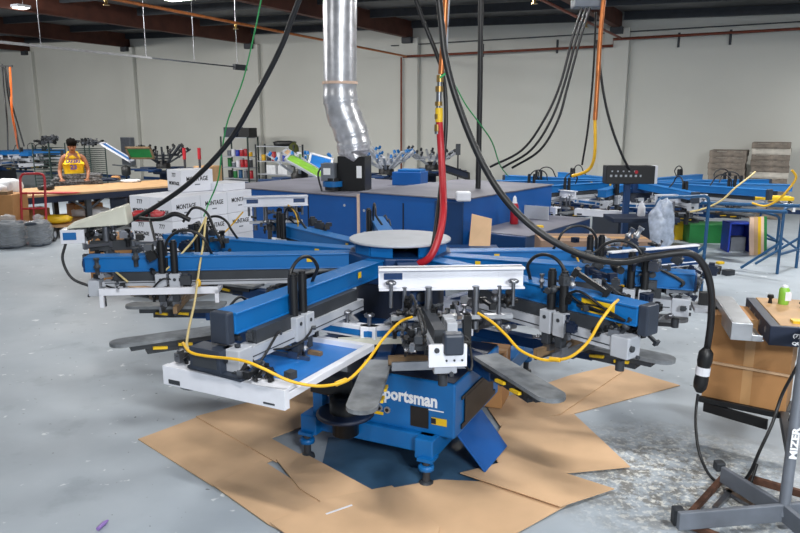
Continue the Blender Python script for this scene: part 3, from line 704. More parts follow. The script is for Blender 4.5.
m = MB(); m.blob((.2, .25, .05), (.26, .16, .09), 5); o = m.build('red_cloth', 'redhose', None); o.location = p; tag(o, 'bright red cloth behind the cream housing', 'cloth')
# ---------------------------------------------------------------- hanging cables and drops
RUB = 'rubber'
def roof_z(p): return ceil_z((p-W0).dot(WX)/WS)-.03
def to_roof(p, d):
    k = (roof_z(p)-p.z)/max(d.z, .05); q = p+d*k; return Vector((q.x, q.y, max(roof_z(q), p.z+.05)))
def C(px, r, m, label, cat='cable', n=8, seg=8, group=None): P = [at(*q) for q in px]; P = ([to_roof(P[0], P[0]-P[1])]+P) if px[0][1] < 0 else P; return cable(cat.replace(' ', '_'), P, r, m, label, cat, group, n, seg)
C([(438,-8,4.6),(446,60,4.5),(462,115,4.4),(484,166,4.3),(510,205,4.2),(545,236,4.15),(585,256,4.15),(620,262,4.2),(655,256,4.25),(688,253,4.25),(704,266,4.25),(711,290,4.25),(711,320,4.28),(707,350,4.3)], .022, RUB, 'thick black power cable sweeping from the roof to the right cart', 'power cable', 10, 10)
C([(302,-8,5.2),(282,45,5.3),(258,92,5.4),(230,140,5.5),(195,178,5.6),(160,204,5.75),(125,223,5.88),(100,231,5.95),(82,232,5.98)], .02, RUB, 'thick black cable swooping from the roof down to the cream housing', 'power cable', 10, 10)
C([(414,-5,5.6),(425,25,5.55),(437,55,5.5),(444,80,5.45),(446,120,5.4),(443,165,5.35),(438,210,5.12),(432,250,4.97),(424,266,4.98)], .016, RUB, 'slim black cable beside the red hose down to the press hub', 'power cable', 8)
C([(262,-5,7.0),(255,30,7),(243,80,7),(228,120,7),(222,150,7),(218,180,7),(208,205,7),(204,216,6.6)], .008, 'green', 'thin green cord dangling from the roof above the white cartons', 'cord', 6, 6)
C([(455,85,7.2),(466,105,7.2),(480,124,7.3),(492,142,7.6),(500,165,8.2),(508,176,8.8)], .007, 'green', 'thin green cord arching behind the thick cable to the rear press', 'cord', 6, 6)
for k, (x0, x1, y1) in enumerate(((582, 490, 167), (586, 502, 168), (590, 512, 168))):
    C([(x0,8,9.4),(x0-10,40,9.4),(x0-22,85,9.4),(x0-38+k*3,120,9.4),(x0-60+k*5,150,9.5),(x1,y1,9.7)], .016, RUB, ['leftmost of three black cables fanning down to the rear press', 'middle of three black cables fanning down to the rear press', 'rightmost of three black cables fanning down to the rear press'][k], 'power cable', 6, 6)
C([(596,12,9.6),(594,60,9.6),(591,100,9.6),(587,135,9.6),(582,165,9.7)], .014, RUB, 'straight black cable just left of the yellow air hose', 'power cable', 6, 6)
C([(597,40,9.9),(603,90,9.9),(611,125,9.9),(622,155,9.9),(630,170,10)], .018, RUB, 'black cable running to the rear control panel', 'power cable', 6, 6)
p = at(588, 8, 9.5); o = MB().box(-.2, .2, -.12, .12, 0, .22).build('junction_box', 'grey', bevel=.01); o.location = p; tag(o, 'grey blue junction box at the top edge feeding the fan of cables', 'junction box')
# copper drop with its fittings, red hose below
t = thing('air_drop_pipe', 'orange copper air pipe hanging from the roof over the hub', 'pipe', at(440, 75, 5.3))
o_ = Vector(t.location)
m = MB(); m.tube([to_roof(at(446,-8,5.3), Vector((0, 0, 1)))-o_, at(446,-8,5.3)-o_, at(443.5,40,5.3)-o_, at(441,74,5.3)-o_], .022, 10); m.build('pipe_run', 'copper', t)
m = MB(); z = 0
for k, (r, h) in enumerate(((.035,.05),(.025,.03),(.04,.04),(.028,.07),(.038,.03),(.022,.06),(.034,.035),(.02,.04),(.03,.05),(.024,.02))):
    m.m = k % 2; m.cyl((-.002*k, 0, z-h), (-.002*k, 0, z), r*.75, 10); z -= h
m.build('fitting_stack', ['brass', 'steel'], t)
m = MB(); m.bar((0, -.02, -.02), (.07, -.03, .03), .02, .015); m.build('green_valve_handle', 'green', t)
C([(439,118,5.3),(441,150,5.3),(443,190,5.18),(443,215,5.03),(438,240,4.93),(428,259,4.9),(410,266,4.98)], .027, 'redhose', 'red air hose running down into the press hub', 'air hose', 8, 10)
C([(439,108,5.3),(439,122,5.3)], .029, 'label', 'yellow hose end clamped over the top of the red hose', 'hose collar', 4, 10)
C([(449,-5,5.35),(447,30,5.35),(446,72,5.35)], .01, 'lgrey', 'thin pale grey tube taped along the copper pipe', 'tube', 4, 6)
tag(MB().tube([to_roof(at(481,-8,10.3), Vector((0, 0, 1))), at(481,-8,10.3), at(480,90,10.3), at(478,190,10.3)], .04, 10).build('conduit_drop', 'black'), 'straight black conduit dropping from the roof to the rear press', 'conduit')
C([(604,-5,9.3),(600,40,9.3),(597,90,9.3),(595,120,9.3)], .03, 'copper', 'orange copper air drop over the rear press', 'pipe', 4, 8)
C([(595,118,9.3),(595,150,9.3),(592,165,9.4),(585,172,9.5),(572,176,9.6)], .022, 'yellow', 'yellow air hose curling onto the rear press', 'air hose', 6, 8)
# yellow hoses draped on the front press
YH = 'air hoses on the front press'
C([(206,217,5.4),(203,245,5.2),(199,270,5.0),(195,300,4.6),(189,328,4.1),(187,345,3.8),(193,353,3.6),(206,356,3.5)], .008, 'paleyellow', 'pale yellow hose hanging straight down the left arms, knotted midway', 'air hose', 6, 6, YH)
o = MB().blob((0,0,0), (.04,.035,.06), 3, 10, .15, 1).build('hose_knot', 'yellow'); o.location = at(198.5, 283, 4.87); tag(o, 'yellow knot midway down the hanging left hose', 'knot')
C([(206,217,5.4),(197,235,5.3),(185,250,5.2),(170,266,5.1),(158,277,5.0)], .008, 'paleyellow', 'pale yellow hose running diagonally across the left arms', 'air hose', 6, 6, YH)
C([(104,254,5.2),(112,268,5.1),(122,277,5.0),(128,282,5.0)], .008, 'paleyellow', 'short pale hose at the tip of the long left arm', 'air hose', 6, 6, YH)
C([(183,343,3.5),(190,352,3.4),(206,356,3.35),(240,360,3.25),(262,368,3.2),(290,381,3.2),(318,386,3.2),(340,383,3.2),(352,377,3.3),(368,360,3.4),(384,338,3.6),(400,322,3.8),(412,317,3.9)], .0078, 'yellow', 'long yellow hose looping from left control box under to the front head', 'air hose', 8, 8, YH)
C([(336,384,3.2),(346,380,3.25)], .013, 'yellow', 'yellow hose coupling low in front of the black housing', 'hose coupling', 4, 8)
C([(478,313,3.8),(492,322,3.7),(506,335,3.6),(520,350,3.5),(540,359,3.4),(556,360,3.35),(572,356,3.3),(588,342,3.3),(600,322,3.3),(612,306,3.35),(618,300,3.5)], .0078, 'yellow', 'yellow hose sagging between front head and yellow warning plate', 'air hose', 8, 8, YH)
C([(550,359,3.37),(560,360,3.33)], .012, 'yellow', 'yellow hose coupling at the bottom of the right sag', 'hose coupling', 4, 8)
C([(577,258,5.0),(583,270,4.9),(596,276,4.8),(612,282,4.7),(624,286,4.6)], .0078, 'yellow', 'yellow hose at the middle of the right blue crossbeam', 'air hose', 6, 6, YH)
C([(243,212,6.8),(225,232,6.6),(210,242,6.4)], .0078, 'yellow', 'short yellow hose beside the white cartons on rear arm', 'air hose', 6, 6, YH)
C([(288,205,6.8),(295,212,6.7),(298,224,6.6),(296,232,6.6)], .0078, 'yellow', 'short yellow hose under the right tip of the rear crossbeam', 'air hose', 6, 6, YH)
C([(148,210,5.9),(152,228,5.6),(158,250,5.4)], .012, RUB, 'black lead hanging off the arm before the cartons', 'cable', 6, 6)
C([(183,222,5.9),(193,208,5.9),(206,212,5.8),(214,228,5.7),(222,244,5.7)], .012, RUB, 'black arched lead over the rear left arm', 'cable', 6, 6)
C([(140,218,5.8),(160,219,5.7),(175,214,5.7),(190,220,5.7)], .02, RUB, 'bundle of dark leads in front of the white cartons', 'cable', 6, 6)
# ---------------------------------------------------------------- cart at the right edge
cart = thing('platen_cart', 'grey steel cart with shelf, pole and plywood platen at the right edge', 'cart', (2.16, 3.58, 0))
o_ = Vector(cart.location)
top = at(802, 340, 3.6); 
def K(m, name, mt, bev=0.): return m.build(name, mt, cart, bev)
def g(v): return Vector(v)-o_
ptop = at(806, 338, 3.62); pbot = un(783, 516, .08)
K(MB().tube([g(pbot), g(ptop)], .029, 14), 'pole', 'grey')
f_ = frame(g(pbot+(ptop-pbot)*.42+Vector((-.005, -.031, 0))), (ptop-pbot), Vector((-1, 0, .15)))
text('pole_lettering', 'MIZER', .055, 'whiteink', cart, f_, 0, 1.1, .002)
A = un(783, 512, .1); 
m = MB(); m.bar(g(A+Vector((.02, 0, 0))), g(un(678, 521, .1)), .03, .1); K(m, 'base_leg', 'grey', .005)
m = MB(); m.bar(g(A), g(un(722, 474, .1)), .03, .1); K(m, 'base_leg', 'grey', .005)
m = MB(); m.bar(g(A), g(un(840, 560, .1)), .03, .1); K(m, 'base_leg', 'grey', .005)
m = MB(); m.bar(g(A), g(un(850, 506, .1)), .03, .1); K(m, 'base_leg', 'grey', .005)
for q in ((677, 524), (719, 470)):
    p = g(un(*q, 0)); m = MB(); m.box(p.x-.03, p.x+.03, p.y-.03, p.y+.03, .0, .1 if q[0] < 700 else .06); K(m, 'leg_end_cap', 'dgrey', .01)
m = MB(); m.bar(g(un(690, 514, .03)), g(un(728, 472, .03)), .03, .03); K(m, 'rusty_brace', 'rust')
m = MB(); m.bar(g(un(748, 478, .05)), g(un(840, 505, .05)), .03, .04); K(m, 'rusty_brace', 'rust')
m = MB(); m.bar(g(un(682, 522, .03)), g(un(740, 545, .03)), .03, .03); K(m, 'rusty_brace', 'rust')
m = MB(); m.bar(g(un(715, 508, .02)), g(un(735, 487, .02)), .03, .02); m.bar(g(un(725, 490, .02)), g(un(755, 508, .02)), .03, .02); K(m, 'rusty_brace', 'steel')
SZ = .3
sp = [un(697, 398, SZ), un(784, 416, SZ), un(800, 402, SZ), un(712, 388, SZ)]
m = MB(); m.hexa([g(p-Vector((0,0,.02))) for p in sp]+[g(p) for p in sp]); m.m = 1; m.bar(g(sp[0]), g(sp[1]), .03, .04); m.bar(g(sp[0]+Vector((.05,.0,-.06))), g(sp[1]+Vector((-.1,0,-.06))), .02, .07); K(m, 'shelf', ['dgrey', 'black'], .004)
m = MB(); m.bar(g(sp[1]), g(pbot+(ptop-pbot)*.36), .05, .06); K(m, 'shelf_bracket', 'dgrey')
# platen head: plywood on a blue channel, grey tray alongside
TZ = .93
c = un(769, 328, TZ); u = un(746, 300, TZ)-c; n_ = Vector((u.y, -u.x, 0)).normalized(); LU = u.length; u.normalize()
m = MB(); m.M = frame(g(c), n_, u); m.box(.06, .85, 0, LU, .0, .025); K(m, 'plywood_platen', 'wood', .004)
m = MB(); m.M = frame(g(c), n_, u); m.box(0, .06, -.02, LU, -.1, .02); m.box(.0, .85, -.03, .0, -.1, .022); m.box(.06, .85, 0, LU-.04, -.1, -.02); K(m, 'blue_channel', 'navy', .004)
m = MB(); m.M = frame(g(c), n_, u)
for k in range(4): m.cyl((-.004, .08+.16*k, -.03), (.0, .08+.16*k, -.03), .02, 10)
K(m, 'channel_hole', 'steel')
f2 = frame(g(c)+Vector((0,0,-.03)), n_, u)
text('edge_lettering', '(7)FORM', .03, 'whiteink', cart, f2 @ frame((.2, -.032, .0), (1,0,0), (0,0,1)), 0, 1.3, .001)
text('edge_lettering', 'QUICK SET', .026, 'whiteink', cart, f2 @ frame((.21, -.032, -.048), (1,0,0), (0,0,1)), 0, 1.3, .001)
m = MB(); m.M = frame(g(c), n_, u); m.box(-.21, -.02, .0, LU, -.09, -.08); m.box(-.21, -.2, 0, LU, -.08, .02); m.box(-.2, -.09, 0, LU, .005, .02); m.box(-.1, -.09, 0, LU, -.08, .005); m.box(-.21, -.09, -.008, .0, -.09, .02); m.box(-.09, -.03, -.008, .0, -.09, -.05); K(m, 'side_tray', 'alu', .003)
m = MB(); m.M = frame(g(c), n_, u); m.box(-.36, -.21, LU-.22, LU, -.06, -.03); m.m = 1; m.box(-.32, -.26, LU-.12, LU-.06, -.03, .06); K(m, 'clamp_bracket', ['lgrey', 'black'])
m = MB(); m.M = frame(g(c), n_, u); m.box(.14, .55, .05, .12, .025, .04); K(m, 'yellow_strip', 'label')
m = MB(); m.tube([g(ptop), g(c+n_*.3+u*.35-Vector((0,0,.1)))], .03, 10); K(m, 'support_arm', 'grey')
zc = TZ+.025
p = un(783, 304, zc); t = thing('spray_can', 'lime green spray can standing on the plywood platen', 'spray can', p)
MB().lathe([(.03, 0), (.033, .004), (.033, .1), (.024, .115)], n=16).build('can_body', 'lime', t)
MB().lathe([(.02, .115), (.02, .128), (.012, .132)], n=12).build('cap', 'white', t)
MB().box(-.008, .033, -.034, -.02, .03, .09).build('can_label', 'white', t)
p = un(770, 303, zc); t = thing('black_peg', 'small black stopper on the plywood left of the green can', 'peg', p); m = MB(); m.lathe([(.014, 0), (.01, .03), (.022, .04), (.018, .06)], n=10); m.build('peg_body', 'black', t)  # two small black knob-like pegs, exact use unknown
p = un(802, 308, zc); t = thing('black_peg', 'small black stopper on the plywood right of the green can', 'peg', p); m = MB(); m.lathe([(.014, 0), (.01, .02), (.022, .03), (.018, .04)], n=10); m.build('peg_body', 'black', t)
# carton on the cart shelf
c = (sp[0]+sp[1]+sp[2]+sp[3])/4
bx = (sp[1]-sp[0]).normalized(); ang = math.atan2(bx.y, bx.x)
t = thing('cardboard_carton', 'tall brown carton standing on the shelf of the right cart', 'carton', c, ang)
m = MB(); m.box(-.27, .24, -.12, .22, 0, .27); m.box(-.275, .245, -.125, .225, .275, .60); m.box(-.27, .24, -.12, .22, .27, .275); m.build('carton_body', 'card2', t, .006)
m = MB(); m.box(-.03, .03, -.127, -.125, .28, .60); m.box(-.03, .03, -.122, -.12, 0, .27); m.build('tape_strip', 'tape', t)
m = MB(); m.box(-.275, .245, -.14, -.12, .262, .278); m.build('carton_flap', 'card', t)
# connector pair hanging from the thick cable, lead looping to the floor
p = at(707, 348, 4.22); q = at(699, 392, 4.22)
t = thing('plug_connector', 'black plug and socket joined by a white band beside the brown carton', 'plug', p)
m = MB(); v = (q-p)/10; pts = [v*k for k in range(11)]
m.tube(pts, [.022, .044, .046, .046, .04, .04, .04, .044, .044, .04, .02], 12); m.build('plug_body', 'black', t)
m = MB(); m.tube([v*4.2, v*6], .0445, 12); m.build('white_band', 'white', t)
C([(698,394,4.22),(696,410,4.2),(696,430,4.1),(700,455,4.0),(712,478,3.95),(733,487,3.88),(748,476,3.85),(760,450,3.88),(772,424,3.95),(782,395,4.0),(794,372,3.95),(806,350,3.9)], .0095, RUB, 'black lead looping below the plug and up to the cart pole', 'power cable', 8, 8)
C([(757,464,3.85),(752,480,3.8),(748,496,3.75),(756,508,3.68),(754,522,3.6),(748,533,3.5),(760,540,3.45),(790,536,3.45)], .009, RUB, 'thin black strap hanging off the looped lead onto the cart base', 'strap', 6, 6)
C([(790,420,3.9),(796,408,3.7),(806,398,3.6)], .012, RUB, 'short black lead near the shelf end at the picture edge', 'power cable', 6, 6)
# small things on the floor
p = un(98, 531, 0); m = MB(); m.tube([(0, 0, .012), (.012, .06, .012), (.02, .085, .012)], [.011, .012, .005], 8); o = m.build('marker_pen', mat('violet_plastic', (150, 120, 190), .4)); o.location = p; tag(o, 'violet pen lying on the floor at the bottom left', 'pen')
# ---------------------------------------------------------------- work table on the left with its things
TZ2 = .82
T1, T2 = un(42, 195, TZ2), un(152, 187, TZ2)
td = (T2-T1).normalized(); tn = Vector((-td.y, td.x, 0)); TL = (T2-T1).length
tb = thing('work_table', 'long plywood topped work table on dark legs at left', 'table', (T1.x, T1.y, 0), math.atan2(td.y, td.x))
MB().box(-1.4, TL+1.2, 0, 1.7, TZ2-.04, TZ2).build('tabletop', 'wood', tb, .005)
m = MB(); m.box(-1.4, TL+1.2, .0, .05, TZ2-.16, TZ2-.04); m.box(-1.4, TL+1.2, 1.65, 1.7, TZ2-.16, TZ2-.04); m.build('apron', 'navy', tb)
for x in (-1.2, .9, TL*.8, TL+1.0):
    for y in (.08, 1.62): MB().box(x-.05, x+.05, y-.05, y+.05, 0, TZ2-.04).build('leg', 'dgrey', tb)
m = MB(); m.bar((.9, .08, .45), (1.3, .08, TZ2-.1), .04, .04); m.bar((.9, .08, .45), (.5, .08, TZ2-.1), .04, .04); m.build('knee_brace', 'dgrey', tb)
MB().box(-1.3, TL+1.0, .2, 1.6, .2, .23).build('lower_shelf', 'wood', tb)
def tp(x, y, z=TZ2): return T1+td*x+tn*y+Vector((0, 0, z-TZ2))
def onblob(name, m_, p, size, label, cat, seed=1, boxy=.5, amp=.12, rz=0):
    o = MB().blob((0, 0, size[2]/2), size, seed, 18, amp, boxy).build(name, m_); o.location = p; o.rotation_euler = (0, 0, rz); return tag(o, label, cat)
g = thing('garment_pile', 'long pile of grey printed garments on the table in front of the worker', 'garments', un(77, 184, TZ2), math.atan2(td.y, td.x)-.5)
for k in range(4): MB().blob((.02*k, .01*k, .03+.055*k), (1.05-.04*k, .5, .09), 20+k, 20, .12, .4).build('folded_garment', 'mixcloth', g)
onblob('white_shirt_pile', 'whitecloth', tp(-.45, .5), (.5, .5, .3), 'heap of white garments on the table end behind the red hand truck', 'garments', 3)
onblob('white_shirt_pile', 'whitecloth', un(131, 182, TZ2), (.42, .3, .06), 'flat white cloth on the table beside the topmost carton', 'cloth', 4)
onblob('dark_cloth', 'navy', un(107, 181, TZ2), (.5, .3, .07), 'dark cloth lying at the back of the plywood table', 'cloth', 6)
onblob('brown_tape_roll', 'card2', un(116, 180, TZ2), (.18, .16, .1), 'small brown packet at the back edge of the plywood table', 'packet', 7, .4)
onblob('red_fabric', 'redhose', un(62, 193.5, TZ2), (.7, .2, .03), 'flat strip of red fabric along the front of the plywood table', 'fabric', 8)
onblob('black_cloth', 'black', un(46, 190, TZ2), (.3, .2, .1), 'black cloth crumpled on the table behind the red hand truck', 'cloth', 9)
b = MB(); b.box(-.18, .18, -.15, .15, .0, .34); o = b.build('storage_bin', mat('slate_blue_bin', (88, 104, 128), .5), bevel=.02); o.location = tp(2.0, .9, .23); tag(o, 'grey blue bin on the lower shelf under the work table', 'bin')
for k, (x, y, lab) in enumerate(((.1, .9, 'brown carton under the table behind the red hand truck'), (1.25, 1.0, 'brown carton on the lower shelf near the table leg'))):
    b = MB(); b.box(-.3, .3, -.2, .2, 0, .26); o = b.build('cardboard_carton', 'card2', bevel=.005); o.location = tp(x, y, .23); o.rotation_euler = (0, 0, R(50)); tag(o, lab, 'carton')
onblob('white_bundle', 'whitecloth', un(90, 216, .23), (.7, .5, .18), 'white plastic bundle on the lower shelf under the table', 'bundle', 12)
# dolly with yellow cloth
t = thing('flat_dolly', 'low wooden dolly with black wheels in front of the table', 'dolly', un(60, 236, 0), R(15))
MB().box(-.35, .5, -.25, .25, .2, .25).build('dolly_deck', 'wood', t)
for x in (-.22, .35):
    for y in (-.22, .22):
        m = MB(); m.cyl((x, y-.03, .1), (x, y+.03, .1), .1, 16); m.m = 1; m.cyl((x, y-.035, .1), (x, y+.035, .1), .04, 10); m.build('wheel', ['rubber', 'lgrey'], t)
onblob('yellow_cloth', 'label', un(58, 236, 0)+Vector((0, 0, .25)), (.6, .45, .16), 'yellow cloth heaped on the low wooden dolly', 'cloth', 14, .8, .2)
# red hand truck
t = thing('hand_truck', 'red tubular hand truck leaning in front of the work table', 'hand truck', un(35, 243, 0), R(8))
L0 = .95; hw = .21
m = MB(); lean = .22
def hp(x, z): return (x, lean*z/1.25, z)
m.tube([hp(-hw, .05), hp(-hw, 1.15)]+[hp(-hw+.08-.08*math.cos(a), 1.15+.1*math.sin(a)) for a in [R(k*30) for k in range(1, 4)]]+[hp(hw-.08+.08*math.sin(a), 1.15+.1*math.cos(a)) for a in [R(k*30) for k in range(0, 3)]]+[hp(hw, 1.15), hp(hw, .05)], .022, 10); m.build('tube_frame', 'red', t)
for z in (.35, .62, .9): MB().tube([hp(-hw, z), hp(hw, z)], .018, 8).build('crossbar', 'red', t)
MB().tube([hp(0, .2), hp(0, .9)], .016, 8).build('centre_bar', 'red', t)
MB().box(-.24, .24, -.22, .03, .0, .012).build('toe_plate', 'red', t)
for s in (-1, 1):
    m = MB(); m.cyl((s*.28-.03, .16, .13), (s*.28+.03, .16, .13), .13, 18); m.m = 1; m.cyl((s*.28-.035, .16, .13), (s*.28+.035, .16, .13), .06, 12); m.build('wheel', ['rubber', 'lgrey'], t)
MB().cyl((-.28, .16, .13), (.28, .16, .13), .015, 8).build('axle', 'steel', t)
# cartons and bagged shirts at the left edge
def boxthing(name, p, s, label, m_='card2', rz=0, cat='carton', bev=.006, grp=None):
    b = MB(); b.box(-s[0]/2, s[0]/2, -s[1]/2, s[1]/2, 0, s[2]); b.m = 1
    if m_ == 'card2': b.box(-s[0]/2-.001, s[0]/2+.001, -.03, .03, s[2]-.08, s[2]+.001)
    o = b.build(name, [m_, 'tape'], bevel=bev); o.location = p; o.rotation_euler = (0, 0, rz); return tag(o, label, cat, grp)
pb = un(4, 238, 0); pb = Vector((-7.42, 12.75, 0))
boxthing('cardboard_carton', pb, (.95, .6, .46), 'lower brown carton at the left edge behind the bagged shirts', rz=R(5))
boxthing('cardboard_carton', pb+Vector((-.02, .0, .46)), (1.0, .6, .44), 'upper brown carton at the left edge, top of two', rz=R(3))
onblob('white_shirt_pile', 'whitecloth', pb+Vector((-.1, .15, .9)), (.5, .35, .14), 'white garments lying on top of the upper left carton', 'garments', 15)
boxthing('dark_tray', pb+Vector((.05, -.15, .9)), (.7, .22, .06), 'dark brown tray on the upper left carton front', 'sqwood', R(3), 'tray')
def bagged(p, s, label, seed):
    t = thing('bagged_shirts', label, 'bag of shirts', p)
    m = MB()
    for k in range(9): m.blob((random.uniform(-.02, .02), 0, .03+k*s[2]*.105), (s[0]*random.uniform(.8, .96), s[1]*random.uniform(.85, .96), s[2]*.16), seed+k, 22, .13, .6)
    m.build('folded_shirts', 'darkcloth', t)
    m = MB(); m.blob((0, 0, s[2]*.5), (s[0]*1.06, s[1]*1.06, s[2]*1.04), seed, 22, .1, .5); m.blob((.02, 0, s[2]*1.08), (s[0]*.5, s[1]*.4, s[2]*.34), seed+3, 18, .25, .9); m.build('plastic_bag', 'bag', t)
bagged(un(8, 248, 0)+Vector((-.03, .1, 0)), (.6, .5, .46), 'clear bag of dark shirts on the floor at the left edge', 40)
bagged(un(37, 246, 0)+Vector((0, .1, 0)), (.36, .42, .44), 'smaller clear bag of dark shirts right of the first bag', 60)
# ---------------------------------------------------------------- person
def person(p, rz):
    t = thing('person', 'person in yellow basketball jersey bending over garments at the table', 'person', p, rz)
    J = {}; V = []; E = []; RR = []
    def add(n, co, r, par=None):
        J[n] = len(V); V.append(co); RR.append(r)
        if par: E.append((J[par], J[n]))
    add('pel', (0, 0, .95), (.17, .13)); add('bel', (0, -.01, 1.1), (.165, .125), 'pel'); add('che', (0, -.03, 1.3), (.18, .13), 'bel'); add('nec0', (0, -.06, 1.46), (.10, .08), 'che')
    add('nec', (0, -.10, 1.53), (.058, .058), 'nec0'); add('hea', (0, -.16, 1.60), (.075, .085), 'nec'); add('hea2', (0, -.19, 1.68), (.085, .10), 'hea'); add('hea3', (0, -.19, 1.755), (.06, .07), 'hea2')
    for s, S in ((-1, 'l'), (1, 'r')):
        add(S+'sh', (s*.19, -.05, 1.42), (.075, .07), 'nec0'); add(S+'ua', (s*.25, -.07, 1.28), (.056, .056), S+'sh'); add(S+'el', (s*.29, -.08, 1.12), (.044, .046), S+'ua')
        add(S+'fa', (s*.28, -.20, 1.03), (.042, .04), S+'el'); add(S+'wr', (s*.26, -.33, .96), (.028, .026), S+'fa'); add(S+'pa', (s*.25, -.40, .95), (.036, .018), S+'wr')
        for k, (dx, l) in enumerate(((-.032, .07), (-.011, .085), (.011, .08), (.032, .062))):
            add(S+'f%d' % k, (s*.25+dx, -.44, .945), (.011, .011), S+'pa'); add(S+'g%d' % k, (s*.25+dx*1.2, -.44-l*.6, .935), (.009, .009), S+'f%d' % k); add(S+'h%d' % k, (s*.25+dx*1.25, -.44-l, .915), (.008, .008), S+'g%d' % k)
        add(S+'th', (s*.25-s*.045, -.39, .94), (.012, .012), S+'pa'); add(S+'ti', (s*.25-s*.062, -.43, .93), (.009, .009), S+'th')
        add(S+'hip', (s*.09, 0, .88), (.1, .11), 'pel'); add(S+'kn', (s*.1, -.02, .5), (.062, .066), S+'hip'); add(S+'ca', (s*.1, .02, .33), (.056, .06), S+'kn'); add(S+'an', (s*.1, .03, .09), (.036, .04), S+'ca'); add(S+'fo', (s*.11, -.1, .04), (.042, .032), S+'an')
    def skin(name, V, E, RR, m_, parent, root=0):
        me = bpy.data.meshes.new(name); me.from_pydata(V, E, []); o = bpy.data.objects.new(name, me); col.objects.link(o); o.parent = parent; me.materials.append(M[m_])
        sk = o.modifiers.new('skin', 'SKIN'); sk.use_smooth_shade = True
        for i, r in enumerate(RR): me.skin_vertices[0].data[i].radius = r
        me.skin_vertices[0].data[root].use_root = True
        s = o.modifiers.new('sub', 'SUBSURF'); s.levels = 1; s.render_levels = 1
        return o
    body = skin('body', V, E, RR, 'skin', t)
    jv = [(0, 0, .86), (0, 0, .98), (0, -.012, 1.1), (0, -.032, 1.28), (0, -.05, 1.40), (-.125, -.06, 1.46), (.125, -.06, 1.46), (0, -.055, 1.43)]
    je = [(0, 1), (1, 2), (2, 3), (3, 4), (4, 7), (7, 5), (7, 6)]
    skin('jersey', jv, je, [(.23, .18), (.22, .175), (.22, .17), (.225, .165), (.215, .15), (.05, .1), (.05, .1), (.13, .12)], 'jersey', t, 2)
    lv = [(0, 0, .93), (-.1, 0, .84), (-.105, -.02, .5), (-.105, .03, .1), (.1, 0, .84), (.105, -.02, .5), (.105, .03, .1)]
    skin('trousers', lv, [(0, 1), (1, 2), (2, 3), (0, 4), (4, 5), (5, 6)], [(.17, .14), (.115, .12), (.085, .09), (.07, .075)]+[(.115, .12), (.085, .09), (.07, .075)], 'jeans', t)
    m = MB(); m.sph((0, -.185, 1.74), .118, 16, (.92, 1.08, .8)); m.sph((0, -.12, 1.69), .10, 14, (.95, .9, .95))
    for k in range(26):
        rnd = random.Random(k); a = rnd.uniform(0, 6.28); h = rnd.uniform(.1, 1.4)
        m.sph((.088*math.cos(a)*math.cos(h-.3), -.165+.1*math.sin(a)*math.cos(h-.3), 1.735+.075*math.sin(h)), .028, 8)
    m.build('hair', 'hair', t)
    m = MB(); m.sph((0, -.285, 1.615), .016, 8, (1, 1.2, 1.4)); m.sph((-.083, -.165, 1.64), .02, 8, (.5, 1, 1.5)); m.sph((.083, -.165, 1.64), .02, 8, (.5, 1, 1.5)); m.build('nose_and_ears', 'skin', t)
    m = MB()
    for s in (-1, 1): m.sph((s*.033, -.277, 1.645), .011, 8); m.bar((s*.02, -.283, 1.667), (s*.05, -.275, 1.667), .01, .007)
    m.bar((-.025, -.262, 1.578), (.025, -.262, 1.578), .008, .008); m.build('eyes_and_mouth', 'hair', t)
    text('jersey_lettering', 'LAKERS', .09, 'purple', t, frame((0, -.212, 1.33), (1, 0, 0), (0, .12, 1)), 0, .95, .004)
    text('jersey_number', '23', .13, 'purple', t, frame((0, -.208, 1.2), (1, 0, 0), (0, .05, 1)), 0, 1.1, .006)
    return t
pp = un(67, 178, .9); 
person(Vector((-7.28, 15.75, 0)), R(24))
# ---------------------------------------------------------------- far left: press, racks, hanging leads
p3 = far_press('blue carousel printing press far left behind the worker', (-13.4, 23.0, 0), [(0, 2.4, 1.8, 21), (330, 2.3, 1.7, 24), (300, 2.2, 1.6, 27), (270, 2.2, 1.7, 25), (30, 2.3, 1.7, 26), (240, 2.3, 1.7, 28), (60, 2.2, 1.7, 29)], 20, zs=1.08)
def rack(p, rz, w, h, label, n=22, m_='rackgreen'):
    t = thing('drying_rack', label, 'rack', p, rz)
    for x in (-w/2, w/2):
        for y in (-.3, .3): MB().tube([(x, y, 0), (x, y, h)], .016, 6).build('post', m_, t)
    for k in range(n):
        z = .15+(h-.2)*k/n; m = MB()
        m.bar((-w/2, -.3, z), (w/2, -.3, z), .012, .012); m.bar((-w/2, .3, z), (w/2, .3, z), .012, .012)
        for q in range(5): m.bar((-w/2+w*q/4, -.3, z), (-w/2+w*q/4, .3, z), .008, .008)
        m.build('wire_shelf', m_, t)
    fittings(t, -w/2, w/2, -.3, .3, h-.0, h+.16, 30, int(w*100), ('dgrey', 'black', 'steel'), 2.)
    return t
M['rackgreen'] = mat('dark_green_wire', (44, 62, 58), .5, .2, .1, 9)
p = at(87, 150, 20.2); rack((p.x, 20.2, 0), R(-20), .75, 1.55, 'dark green wire drying rack behind the worker, right of the yellow jersey', 24)
p = at(49, 150, 20.6); rack((p.x, 20.6, 0), R(-20), .6, 1.6, 'dark wire drying rack behind the worker, left of the head', 16)
for k, q in enumerate(([(2,64,15),(4,90,15),(7,120,15),(8,150,16)], [(4,66,15),(8,95,15),(16,130,15.4),(20,152,16)], [(5,66,15),(11,100,15),(18,125,15.4),(24,146,16)])):
    C(q, .016, RUB, ['black lead hanging at the left edge, nearest the frame edge', 'black lead hanging at the left edge, middle one', 'black lead hanging at the left edge, rightmost one'][k], 'power cable', 6, 6)
C([(10,67,15),(11,90,15),(12,112,15),(15,130,15.3),(18,148,16)], .022, 'orange', 'orange air hose hanging among the black leads at far left', 'air hose', 6, 6)
